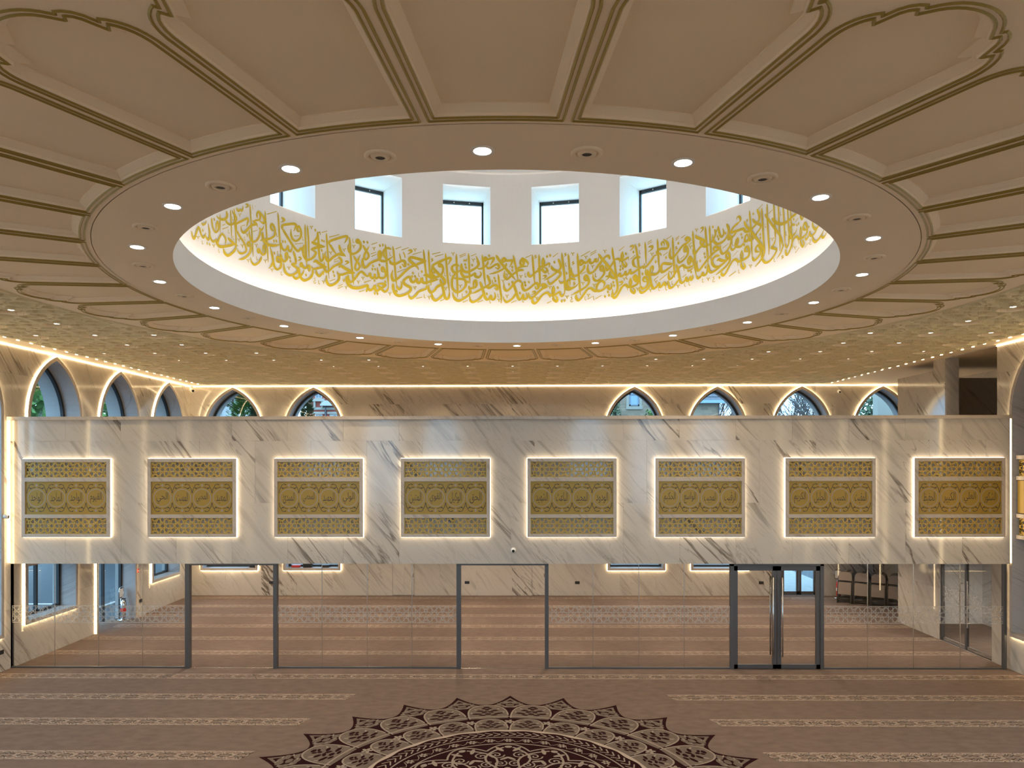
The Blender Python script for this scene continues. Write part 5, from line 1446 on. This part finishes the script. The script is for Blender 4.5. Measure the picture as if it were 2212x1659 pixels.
def text_mesh(t, w, h):
    c = bpy.data.curves.new('t', 'FONT'); c.body = shape_ar(t); c.resolution_u = 2; o = bpy.data.objects.new('t', c); COL.objects.link(o)
    me = o.evaluated_get(bpy.context.evaluated_depsgraph_get()).to_mesh()
    vs = [v.co.copy() for v in me.vertices]; fs = [tuple(p.vertices) for p in me.polygons]
    bpy.data.objects.remove(o); bpy.data.curves.remove(c)
    if not vs: return None
    x0, x1 = min(v.x for v in vs), max(v.x for v in vs); y0, y1 = min(v.y for v in vs), max(v.y for v in vs)
    return [((v.x-(x0+x1)/2)/(x1-x0)*w, (v.y-(y0+y1)/2)/(y1-y0)*h) for v in vs], fs
NAMES = [['الواحد','الماجد','الواجد','القيوم'],['الحي','المميت','المحيي','المعيد'],['المبدئ','المحصي','الحميد','الولي'],['المتين','القوي','الوكيل','الحق'],
         ['الشهيد','الباعث','المجيد','الودود'],['الحكيم','الواسع','المجيب','الرقيب'],['الكريم','الجليل','الحسيب','المقيت'],['الحفيظ','الكبير','العلي','الشكور']]
ORD = ['first gilded lattice panel from the left on the balcony front','second gilded lattice panel from the left on the balcony front','third gilded lattice panel from the left on the balcony front','fourth gilded lattice panel from the left, left of the middle camera','fifth gilded lattice panel from the left, right of the middle camera','third gilded lattice panel from the right on the balcony front','second gilded lattice panel from the right, above the glazed doors\' right side','gilded lattice panel at the right end of the balcony front']
PX = [(-10.493,-8.596),(-7.777,-5.886),(-5.069,-3.155),(-2.341,-.454),(.348,2.248),(3.067,4.971),(5.826,7.732),(8.565,10.455)]
HT = 1.68; PW = 1.90
z_bot, sb = 2.86, .071
bars = [(0,.069),(.412,.487),(1.191,1.278),(1.602+.009,HT)]
mb = MB(); ww = PW/2
mb.box(-ww,-ww+sb,-.085,-.012,0,HT).box(ww-sb,ww,-.085,-.012,0,HT)
for a, b in bars: mb.box(-ww+sb,ww-sb,-.085,-.012,a,b)
fr_me = mb.mesh('frame', 'stone_trim')
IW = PW-2*sb
mb = MB(); lattice(mb, IW-.02, .343, .318, .0145, -.062, -.048); lat_lo = mb.mesh('lattice', 'gold')
mb = MB(); lattice(mb, IW-.02, .324, .318, .0145, -.062, -.048); lat_hi = mb.mesh('lattice', 'gold')
pl_me = MB().box(-IW/2, IW/2, -.060, -.02, .487, 1.191).mesh('plate', 'gold_plate')
def led_ring(w, z0, z1, g=.020):
    A = [(-w-g,z0-g),(w+g,z0-g),(w+g,z1+g),(-w-g,z1+g)]; B = [(-w,z0),(w,z0),(w,z1),(-w,z1)]
    C_ = [(-w-.002,z0-.002),(w+.002,z0-.002),(w+.002,z1+.002),(-w-.002,z1+.002)]
    m = MB(); m.strip([(p[0],-.0135,p[1]) for p in A], [(p[0],-.0135,p[1]) for p in C_], True).strip([(p[0],-.0135,p[1]) for p in C_], [(p[0],-.055,p[1]) for p in C_], True); return m
led_me = led_ring(ww, 0, HT, .010).mesh('light_strip', 'led_panel')
def rib3(mb, pts, w, y):
    k = len(mb.v); t = MB(); rib(t, pts, w, 0); mb.add([(v[0], y, v[1]) for v in t.v], t.f)
def blob3(mb, cx, cz, rx, rz, ang, y, n=8):
    t = MB(); blob(t, cx, cz, rx, rz, ang, 0, n); mb.add([(v[0], y, v[1]) for v in t.v], t.f)
orn = MB(); yo = -.0612
for i in range(4):
    cx = -IW/2+IW*(.136+.243*i); cz = .839
    for s in (1, -1):
        rib3(orn, [(cx+.232*math.cos(PI/2+t), cz+s*.232*math.sin(PI/2+t)) for t in [(-.62+1.24*k/10) for k in range(11)] if abs(t) > .08][:5], .013, yo)
        rib3(orn, [(cx+.232*math.cos(PI/2+t), cz+s*.232*math.sin(PI/2+t)) for t in [(.10+.52*k/5) for k in range(6)]], .013, yo)
        for q in (-1, 1):
            rib3(orn, [(cx+q*.135, cz+s*.20), (cx+q*.165, cz+s*.235), (cx+q*.15, cz+s*.275), (cx+q*.10, cz+s*.295), (cx+q*.065, cz+s*.285)], .013, yo)
            rib3(orn, [(cx+q*.165, cz+s*.235), (cx+q*.195, cz+s*.185), (cx+q*.205, cz+s*.135), (cx+q*.212, cz+s*.10)], .013, yo)
            blob3(orn, cx+q*.13, cz+s*.21, .018, .012, 0, yo); blob3(orn, cx+q*.075, cz+s*.285, .022, .011, q*s*.5, yo)
for i in range(4):
    cx = -IW/2+IW*(.136+.243*i); cz = .839
orn_me = orn.mesh('cut_ornament', 'cut')
bl = MB()
for i in range(4):
    cx = -IW/2+IW*(.136+.243*i); cz = .839
    for s in (1, -1):
        blob3(bl, cx, cz+s*.272, .018, .032, 0, -.0614); blob3(bl, cx, cz+s*.262, .034, .011, 0, -.0616)
bud_me = bl.mesh('cut_bud', 'cut_light')
rg = MB(); rg.strip([(.196*math.cos(2*PI*i/40), -.0612, .196*math.sin(2*PI*i/40)) for i in range(40)], [(.178*math.cos(2*PI*i/40), -.0612, .178*math.sin(2*PI*i/40)) for i in range(40)], True)
ring_me = rg.mesh('cut_ring', 'cut_light')
for i, (x0, x1) in enumerate(PX):
    e = tag(empty('lattice_panel', ((x0+x1)/2, YF, z_bot)), ORD[i], 'wall panel', 'gilded lattice panels on the balcony front')
    inst('frame', fr_me, e); inst('light_strip', led_me, e)
    o = inst('lattice', lat_lo, e, (0,0,.069)); o = inst('lattice', lat_hi, e, (0,0,1.282))
    p = inst('plate', pl_me, e); tag(inst('cut_ornament', orn_me, p), kind='stuff'); tag(inst('cut_bud', bud_me, p), kind='stuff')
    for k in range(4):
        cx = -IW/2+IW*(.136+.243*k); inst('cut_ring', ring_me, p, (cx,0,.839))
        tm = text_mesh(NAMES[i][k], .25, .24)
        if tm:
            MB().add([(v[0], -.0613, v[1]) for v in tm[0]], tm[1]).build('cut_name', 'cut', p, loc=(cx,0,.839))

# ================================================================== glass screens under the balcony
def screen(label, xs, left_post, right_post):
    e = tag(empty('glass_screen', ((xs[0]+xs[-1])/2, YG, 0)), label, 'glass screen', 'glass screens under the balcony'); cx = e.location.x
    H = 2.30
    for a, b in zip(xs[:-1], xs[1:]):
        p = MB().box(a-cx+.004, b-cx-.004, -.006, .006, .03, H).build('pane', 'glass', e)
        m2 = MB(); lattice(m2, b-a-.01, .36, .362, .017, -.0075, -.0075, thick=False); m2.v = [(v[0]+(a+b)/2-cx, v[1], v[2]+.985) for v in m2.v]
        m2.build('frosted_band', 'frost', p)
    for x in xs[1:-1]: MB().box(x-cx-.006, x-cx+.006, -.008, .008, .03, H).build('joint', 'steel', e)
    MB().box(xs[0]-cx, xs[-1]-cx, -.025, .025, 0, .032).build('bottom_rail', 'frame_grey', e)
    for x, w in ((xs[0], left_post), (xs[-1], right_post)):
        if w: MB().box(min(x, x+w)-cx, max(x, x+w)-cx, -.05, .05, 0, H).build('post', 'frame_grey', e)
screen('four-pane glass screen at the far left under the balcony', [-10.86,-9.93,-8.97,-8.01,-7.06], -.05, 0)
screen('four-pane glass screen between the two open doorways', [-5.065,-4.10,-3.12,-2.15,-1.18], 0, 0)
screen('four-pane glass screen left of the glazed double doors', [.805,1.765,2.753,3.73,4.715], 0, 0)
screen('four-pane glass screen at the far right before the stacked chairs', [6.712,7.664,8.645,9.644,10.56], 0, .05)
for n, (x0, x1) in zip((5, 6), ((-7.06,-5.065), (-1.18,.805))):
    e = struct(empty('door_%d' % n, ((x0+x1)/2, YG, 0)), 'open doorway with a dark grey metal surround in the glass screen'); hw = (x1-x0)/2
    MB().box(-hw,-hw+.095,-.06,.06,0,2.30).build('jamb', 'frame_grey', e); MB().box(hw-.08,hw,-.06,.06,0,2.30).build('jamb', 'frame_grey', e)
    MB().box(-hw+.095,hw-.08,-.06,.06,2.235,2.30).build('head', 'frame_grey', e)
e = struct(empty('door_7', (5.713, YG, 0)), 'closed dark grey glazed double doors with long bar handles')
hw = 1.0
MB().box(-hw,-hw+.075,-.05,.05,0,2.30).box(hw-.075,hw,-.05,.05,0,2.30).box(-hw,hw,-.05,.05,2.22,2.30).build('door_frame', 'frame_grey', e)
for s in (-1, 1):
    x0, x1 = sorted((s*.006, s*.925)); l = MB()
    for (a,b,z0,z1) in ((x0,x0+.085,.012,2.215),(x1-.085,x1,.012,2.215),(x0,x1,.012,.10),(x0,x1,2.12,2.215)): l.box(a,b,-.03,.03,z0,z1)
    lf = l.build('door_leaf', 'frame_grey', e)
    MB().box(x0+.08,x1-.08,-.006,.006,.09,2.13).build('pane', 'glass', lf)
    x = s*.10
    MB().tube([(x,-.09,.28),(x,-.09,1.98)], .017, 10).tube([(x,-.09,.40),(x,-.02,.40)], .010, 8).tube([(x,-.09,1.87),(x,-.02,1.87)], .010, 8).build('handle', 'steel', lf, True)
    MB().tube([(x,.09,.28),(x,.09,1.98)], .017, 10).build('handle', 'steel', lf, True)

# ================================================================== small things
def dome_cam(loc, rot, label):
    e = tag(empty('security_camera', loc), label, 'camera'); e.rotation_euler = rot
    MB().lathe([(.055,0),(.055,.02),(.050,.035),(.03,.05)], 24).build('base', 'white_plastic', e, True)
    MB().lathe([(.048*math.cos(t), .035+.05*math.sin(t)) for t in [PI/2*i/6 for i in range(7)]], 20).build('ball', 'white_plastic', e, True)
    MB().lathe([(.030,.072),(.030,.090),(.001,.092)], 16).build('lens', 'black_plastic', e)
dome_cam((.049, YF, 2.578), (math.radians(100),0,0), 'white ball security camera in the middle of the balcony front')
dome_cam((10.81, YB-.012, 6.80), (math.radians(110),0,0), 'white ball security camera on the back wall right of the bare-branch window')
def bullet_cam(loc, rz, label):
    e = tag(empty('security_camera', loc, rz), label, 'camera')
    MB().lathe([(.05,0),(.05,-.02),(.001,-.02)], 16).tube([(0,0,-.02),(0,0,-.12)], .025, 8).build('bracket', 'white_plastic', e)
    MB().tube([(0,.10,-.10),(0,.02,-.13),(0,-.13,-.17)], [.05,.06,.055], 12).build('body', 'white_plastic', e, True)
    MB().tube([(0,-.128,-.1695),(0,-.15,-.174)], .042, 12).build('lens', 'black_plastic', e)
bullet_cam((-10.72, 12.95, 7.0), math.radians(40), 'white bullet security camera hanging in the upper back left corner')
e = tag(empty('security_camera', (-10.86, 4.31, 3.32), PI/2), 'white bullet security camera on the left wall beside the balcony end', 'camera')
MB().box(-.04,.04,-.02,0,-.05,.05).tube([(0,0,0),(0,-.07,.0)], .025, 8).build('bracket', 'white_plastic', e)
MB().tube([(0,-.05,.0),(.03,-.14,-.02)], .045, 12).build('body', 'white_plastic', e, True)
MB().tube([(.03,-.139,-.02),(.034,-.15,-.022)], .034, 12).build('lens', 'black_plastic', e)
for x, lb in ((-8.124,'black socket plate on the back wall seen through the left doorway'), (-1.569,'black socket plate on the back wall seen through the middle doorway'), (2.112,'black socket plate on the back wall behind the screen left of the double doors'), (8.228,'black socket plate on the back wall seen through the double doors')):
    e = tag(empty('socket_plate', (x, YB-.012, .437)), lb, 'socket'); MB().bevbox(-.078,.078,-.012,0,-.045,.045,.004).build('plate', 'black_plastic', e)
    MB().box(-.05,-.01,-.014,-.011,-.02,.02).box(.01,.05,-.014,-.011,-.02,.02).build('insert', 'frame_dark', e)
for (y, z, lb) in ((9.95,.437,'black socket plate on the left wall past the exit door'), (4.30,.42,'black socket plate low on the left wall at the picture edge')):
    e = tag(empty('socket_plate', (XL+.012, y, z), PI/2), lb, 'socket'); MB().bevbox(-.078,.078,-.012,0,-.045,.045,.004).build('plate', 'black_plastic', e)
    MB().box(-.05,-.01,-.014,-.011,-.02,.02).box(.01,.05,-.014,-.011,-.02,.02).build('insert', 'frame_dark', e)
e = tag(empty('fire_alarm', (XL+.012, 9.80, 1.33), PI/2), 'red fire alarm point on the left wall beside the exit door', 'alarm')
MB().bevbox(-.045,.045,-.03,0,-.05,.05,.006).build('case', 'red_plastic', e); MB().box(-.025,.025,-.034,-.029,-.02,.02).build('face', 'white_plastic', e)
# extinguisher stands
def stand(loc, rz, label, body):
    e = tag(empty('extinguisher_stand', loc, rz), label, 'extinguisher')
    MB().lathe([(.001,.0),(.15,.0),(.15,.015),(.04,.03),(.03,.05)], 24).build('base', 'chrome', e, True)
    MB().tube([(0,.06,.02),(0,.06,.62)], .022, 10).build('pole', 'chrome', e, True)
    MB().tube([(-.10,.05,.62),(-.12,.05,.80),(-.10,.05,.90),(-.04,.05,.93),(.04,.05,.93),(.10,.05,.90),(.12,.05,.80),(.10,.05,.62)], .013, 8, True).build('sign_hoop', 'chrome', e, True)
    MB().box(-.09,.09,.045,.055,.65,.88).build('sign', 'white_plastic', e)
    b = MB().lathe([(.001,.06),(.07,.06),(.075,.09),(.075,.45),(.06,.52),(.025,.55),(.025,.60)], 20).build('cylinder', body, e, True)
    MB().lathe([(.0765,.24),(.0765,.34)], 20).build('label_band', 'red_plastic' if body == 'chrome' else 'white_plastic', b, True)
    MB().box(-.012,.012,-.07,.03,.59,.615).box(-.03,.03,-.02,.02,.575,.60).build('lever', 'black_plastic', b)
    MB().tube([(.02,0,.58),(.09,-.02,.54),(.10,-.03,.40),(.085,-.03,.22)], .010, 8).build('hose', 'black_plastic', b, True)
stand((-11.06, 9.40, 0), PI/2, 'chrome extinguisher stand in the exit doorway on the left', 'chrome')
stand((10.62, 12.75, 0), 0, 'chrome extinguisher stand beside the stacked chairs', 'red_plastic')
# folded chairs
def chair():
    e = empty('folding_chair')
    for s in (-1, 1):
        MB().tube([(s*.21,.02,0),(s*.215,.0,.45),(s*.21,-.01,.80),(s*.17,-.012,.95),(s*.10,-.012,1.0)], .012, 8).build('back_leg', 'chair_frame', e, True)
        MB().tube([(s*.185,-.035,.0),(s*.185,-.02,.35),(s*.19,-.01,.62)], .012, 8).build('front_leg', 'chair_frame', e, True)
    MB().tube([(-.10,-.012,1.0),(.10,-.012,1.0)], .012, 8).build('top_rail', 'chair_frame', e, True)
    MB().tube([(-.19,-.03,.14),(.19,-.03,.14)], .009, 6).build('stretcher', 'chair_frame', e, True)
    MB().tube([(-.21,.018,.09),(.21,.018,.09)], .009, 6).build('stretcher', 'chair_frame', e, True)
    pad = [(-.19,.72),(.19,.72),(.195,.86),(.175,.94),(.11,.99),(-.11,.99),(-.175,.94),(-.195,.86)]
    MB().prism(pad, -.035, .0, 'xz').build('backrest', 'chair_pad', e)
    MB().bevbox(-.19,.19,-.05,-.018,.27,.66,.014).build('seat', 'chair_pad', e)
    return e
c0 = chair(); first = True
dirn = Vector((-.80,-.60)); rz = math.atan2(dirn.x, -dirn.y)
rz = -.57
stk = ['stack of folded padded chairs farthest left', 'second stack of folded padded chairs from the left', 'third stack of folded padded chairs from the left', 'stack of folded padded chairs nearest the glass screen']
for s in range(4):
    for k in range(6):
        o = c0 if first else copy_tree(c0); first = False
        bx = 10.40+s*.398+k*.047; by = 11.85-s*.255+k*.073
        o.location = (bx, by, 0); o.rotation_euler = (math.radians(-17), 0, rz); o.rotation_mode = 'XYZ'
        tag(o, ('front folded chair of the ' if k == 0 else 'folded padded chair leaning inside the ')+stk[s], 'chair', 'folded chairs stacked by the right wall')
# things on the window sills
for (x, w, h, m, lb) in ((-8.80,.22,.20,'black_plastic','black box on the leftmost back window sill'), (-6.95,.30,.17,'black_plastic','black box on the second back window sill'), (-7.35,.28,.07,'red_plastic','flat red case on the second back window sill'), (-6.35,.24,.08,'black_plastic','small black case at the right of the second back window sill')):
    e = tag(empty('storage_box', (x, YB+.16, .93)), lb, 'box'); MB().bevbox(-w/2,w/2,-.09,.09,0,h,.01).build('case', m, e); MB().box(-w/2-.004,w/2+.004,-.094,.094,h*.72,h*.78).build('lid_seam', 'frame_dark', e)
# ================================================================== outside
gnd = struct(MB().box(-90, 110, -60, 120, -.5, -.13).build('ground', 'asphalt'), 'dark car park outside the windows')
for i, y in enumerate((4.8, 7.3, 9.8, 12.3)):
    tag(MB().box(-22, -13.5, y-.06, y+.06, -.13, -.125).build('parking_line', 'road_paint'), 'white parking line outside the left windows', 'road marking', 'parking lines')
tag(MB().box(8.0, 11.5, YB+.6, YB+7, -.13, -.06).build('paving', 'paving'), 'pale paving outside the entrance doors', 'paving')
tag(MB().box(-13.0,-12.86,-14,16,-.13,-.05).build('kerb', 'paving'), 'pale kerb along the car park on the left', 'kerb')

def cone_tree(name, label, loc, h, r, m, n=260):
    e = tag(empty(name, loc), label, 'tree'); rnd = random.Random(hash(label) % 1000 if False else len(label)*7+int(loc[0]))
    MB().tube([(0,0,0),(0,0,h*.9)], [.22,.03], 8).build('trunk', 'bark', e)
    mb = MB()
    for i in range(n):
        t = rnd.random()**.8; z = h*(.06+.94*t); rr = r*(1-t)**.8*(0.45+.50*rnd.random()); a = rnd.random()*2*PI; s = .10+.16*rnd.random()
        c = Vector((rr*math.cos(a), rr*math.sin(a), z)); d = Vector((math.cos(a), math.sin(a), .35)).normalized(); sd = Vector((-math.sin(a), math.cos(a), 0))
        for q in range(5):
            off = sd*rnd.uniform(-.16,.16)+Vector((0,0,rnd.uniform(-.22,.22))); b = c+off
            mb.add([b, b+d*s+sd*s*.35, b+d*s*1.5+Vector((0,0,s*.2)), b+d*s-sd*s*.35], [(0,1,2,3)])
    mb.build('foliage', m, e); return e
def round_tree(name, label, loc, h, rx, rz, m, n=420, leaf=.22):
    e = tag(empty(name, loc), label, 'tree'); rnd = random.Random(len(label)*3+int(abs(loc[0])*10))
    MB().tube([(0,0,0),(.1,0,h*.4),(0,.1,h*.8)], [.28,.2,.06], 8).build('trunk', 'bark', e)
    mb = MB()
    for i in range(n):
        a = rnd.random()*2*PI; u = rnd.uniform(-1,1); q = rnd.uniform(.55,1)**.5; s = math.sqrt(1-u*u)
        c = Vector((rx*q*s*math.cos(a), rx*q*s*math.sin(a), h*.62+rz*q*u))
        for k in range(5):
            b = c+Vector((rnd.uniform(-.4,.4), rnd.uniform(-.4,.4), rnd.uniform(-.4,.4))); d = Vector((rnd.uniform(-1,1), rnd.uniform(-1,1), rnd.uniform(-1,1))).normalized(); sd = d.orthogonal().normalized()
            mb.add([b, b+d*leaf+sd*leaf*.6, b+d*leaf*1.8, b+d*leaf-sd*leaf*.6], [(0,1,2,3)])
    mb.build('foliage', m, e); return e
def bare_tree(name, label, loc, h, seed):
    e = tag(empty(name, loc), label, 'tree'); rnd = random.Random(seed); mb = MB()
    def grow(p, d, l, r, lv):
        q = p+d*l; mid = p+d*l*.5+Vector((rnd.uniform(-1,1), rnd.uniform(-1,1), rnd.uniform(-1,1)))*l*.06
        mb.tube([p, mid, q], [r, r*.8, r*.62], 5 if lv < 3 else 3)
        if lv >= 6: return
        for k in range(3 if lv else 4):
            nd = (d+Vector((rnd.uniform(-1,1), rnd.uniform(-1,1), rnd.uniform(-.25,.75)))*.75).normalized()
            grow(p+d*l*rnd.uniform(.55,1), nd, l*rnd.uniform(.58,.8), r*.58, lv+1)
    grow(Vector((0,0,0)), Vector((0,0,1)), h*.34, h*.018, 0)
    mb.build('branches', 'bark', e); return e

# back left: pale house and conifers
def ext_window(par, x, y, z, w, h, glass='ext_glass', fr='ext_white', t=.08):
    f = MB()
    for (a,b,c,d) in ((-w/2-t,-w/2,-t,h+t),(w/2,w/2+t,-t,h+t),(-w/2,w/2,-t,0),(-w/2,w/2,h,h+t),(-.03,.03,0,h),(-w/2,w/2,h*.5-.03,h*.5+.03)): f.box(x+a,x+b,y-.10,y+.02,z+c,z+d)
    o = f.build('window', fr, par); MB().box(x-w/2,x+w/2,y-.03,y+.01,z,z+h).build('pane', glass, o)
h1 = tag(empty('pale_house', (-30.0, 52, -.2)), 'pale rendered house behind the conifer in the leftmost back window', 'building')
MB().box(-5,5,0,6,0,10.3).build('wall', 'ext_white', h1)
mb = MB(); mb.add([(-5.5,-.5,10.3),(5.5,-.5,10.3),(5.5,6.5,10.3),(-5.5,6.5,10.3),(-3,3,12),(3,3,12)], [(0,1,5,4),(1,2,5),(2,3,4,5),(3,0,4)]); mb.build('roof', 'slate', h1)
for x in (-3.6,-2.4,-1.2,0,1.2,2.4,3.6): ext_window(h1, x, 0, 8.7, .8, 1.2)
cone_tree('conifer', 'bright green conifer seen through the leftmost back window', (-15.9, 31, -.2), 8.9, 2.2, 'leaf_mid', 900)
cone_tree('conifer', 'dark conifer right of the bright one in the leftmost back window', (-13.72, 27.2, -.2), 8.1, 1.1, 'leaf_dark', 700)
cone_tree('conifer', 'dark conifer trunk left of the bright one in the leftmost back window', (-18.95, 37, -.2), 12.5, .4, 'leaf_dark', 200)
round_tree('hedge_tree', 'low dark hedge tree before the pale house', (-22.2, 39.5, -.2), 7.4, 1.9, 2.2, 'leaf_dark', 420)
# red brick house
h2 = tag(empty('brick_house', (-28.8, 93, -.2)), 'red brick house with white window surrounds behind the second back window', 'building')
MB().box(-1.7,12,0,10,0,21).build('wall', 'brick_red', h2)
MB().box(-1.75,12,-.2,.05,12.25,12.6).build('string_course', 'ext_stone', h2)
for x, z, w, hh in ((0,14.0,.8,2.4),(0,9.7,.9,1.8),(2.15,9.7,.9,1.8),(4.6,14.0,.8,2.4)):
    ext_window(h2, x, 0, z, w, hh, t=.09)
    s = MB().box(x-w/2-.5,x+w/2+.5,-.40,.0,z-.55,z-.15)
    if z > 12:
        for q in (-1,1): s.box(x+q*(w/2+.15)-.13,x+q*(w/2+.15)+.13,-.30,0,z-1.5,z-.55)
    else: s.box(x-w/2-.45,x+w/2+.45,-.2,0,z+hh+.14,z+hh+.45)
    s.build('sill', 'ext_stone', h2)
MB().prism([(.6,13.0),(2.4,13.0),(1.9,13.5),(1.1,13.5)], -1.2, 0, 'xz').box(.55,2.45,-1.3,0,12.75,13.02).build('porch_roof', 'ext_white', h2)
MB().box(.95,1.12,-.25,0,0,12.7).build('drainpipe', 'slate', h2)
MB().box(1.75,2.05,-.12,0,11.1,11.45).build('wall_box', 'ext_white', h2)
cone_tree('conifer', 'dark green tree left of the brick house', (-13.65, 36.0, -.2), 9.4, .85, 'leaf_dark', 620)
# stone gable building with window
h3 = tag(empty('stone_house', (11.33, 59, -.2)), 'pale stone gable with a blue-framed window behind the third back window', 'building')
MB().box(-1.9,3.6,0,6,0,15).build('wall', 'stone_wall', h3)
f = MB(); t = .12
for (a,b,c,d) in ((-.48,-.48+t,10.1,12.4),(.48-t,.48,10.1,12.4),(-.48,.48,10.1,10.1+t),(-.48,.48,11.15,11.15+t)): f.box(a,b,-.10,0,c,d)
o = f.build('window', 'ext_glass', h3); mat('pane_blue', (.20,.32,.42), .3); MB().box(-.45,.45,-.03,.01,10.1,12.4).build('pane', 'pane_blue', o)
MB().box(-.75,-.48,-.05,.02,9.9,12.6).box(.48,.75,-.05,.02,9.9,12.6).box(-.78,.78,-.12,.02,9.75,10.05).build('surround', 'ext_stone', h3)
round_tree('ivy_shrub', 'ivy climbing the right side of the stone gable', (13.2, 57.6, -.2), 13.7, .8, 1.2, 'leaf_mid', 110, .18)
round_tree('ivy_shrub', 'ivy at the left edge of the stone gable', (9.3, 57.6, -.2), 14.0, .35, 2.0, 'leaf_dark', 90, .16)
# stone building with slate roof
h4 = tag(empty('slate_house', (17.0, 51, -.2)), 'stone building with a blue slate roof behind the fourth back window', 'building')
MB().box(-1.9,.35,0,5,0,9.75).build('wall', 'stone_wall', h4)
MB().box(-2.3,.75,-.75,-.55,9.65,9.92).build('gutter', 'pane_blue', h4)
MB().add([(-2.3,-.7,9.9),(.75,-.7,9.9),(.75,4,14.5),(-2.3,4,14.5),(.75,-.7,9.65),(-2.3,-.7,9.65)], [(0,1,2,3),(0,5,4,1)]).build('roof', 'slate', h4)
sl = MB().box(-.215,.215,-.012,.012,-.17,.17).mesh('slate_tile', 'slate')
for r in range(8):
    for c in range(7):
        z = 10.02+r*.30; y = -.72+(z-9.9)*(4.7/4.6); o = inst('slate_tile', sl, h4, (-2.1+c*.44+(r % 2)*.22, y-.03, z)); o.rotation_euler = (math.radians(-45), 0, 0)
MB().tube([(.3,-.1,0),(.3,-.1,9.7)], .06, 8).build('drainpipe', 'slate', h4)
bare_tree('bare_tree', 'thin bare tree right of the slate-roofed building', (21.9, 64, -.2), 14.5, 3)
bare_tree('bare_tree', 'spreading bare tree in the middle of the fifth back window', (24.6, 52, -.2), 13.6, 8)
bare_tree('bare_tree', 'bare tree at the left of the fifth back window', (24.5, 84, -.2), 17, 11)
bare_tree('bare_tree', 'near bare tree reaching in from the right of the fifth back window', (20.4, 38, -.2), 11.6, 14)
bare_tree('bare_tree', 'bare tree at the right of the fifth back window', (35.0, 72, -.2), 16.5, 17)
# stone porch and hedge at far right
round_tree('hedge_tree', 'dense dark hedge behind the rightmost pointed window', (20.6, 29.5, -.2), 8.5, 1.5, 3.4, 'leaf_dark', 520, .2)
po = tag(empty('stone_porch', (14.37, 16.6, 0)), 'pale stone porch wall outside the rightmost pointed window', 'building')
MB().box(-.55,2.6,0,.4,0,9).build('wall', 'ext_stone', po)
mb = MB()
for i in range(7):
    a0 = PI/2+PI/2*i/7; a1 = PI/2+PI/2*(i+1)/7
    mb.prism([(1.2+1.05*math.cos(a0), 6.0+1.6*math.sin(a0)), (1.2+1.05*math.cos(a1), 6.0+1.6*math.sin(a1)), (1.2+.8*math.cos(a1), 6.0+1.3*math.sin(a1)), (1.2+.8*math.cos(a0), 6.0+1.3*math.sin(a0))], -.08, .02, 'xz')
mb.build('arch_stone', 'ext_white', po)
MB().prism([(.42,3),(2,3),(2,6.9),(1.2,7.28),(.7,6.95),(.42,6.2)], -.03, .0, 'xz').build('arch_glass', 'ext_glass', po)
# trees outside the left windows
for i, (x, y, hgt) in enumerate(((-20, 9, 9.5), (-21.5, 17.5, 10), (-21, 26, 9.5), (-26, 33.5, 10))):
    round_tree('broadleaf_tree', ('leafy tree outside the nearest left window', 'leafy tree outside the middle left window', 'leafy tree beyond the left back corner', 'far leafy tree beyond the left back corner')[i], (x, y, -.2), hgt, 2.9, 4.0, 'leaf_mid', 620, .26)
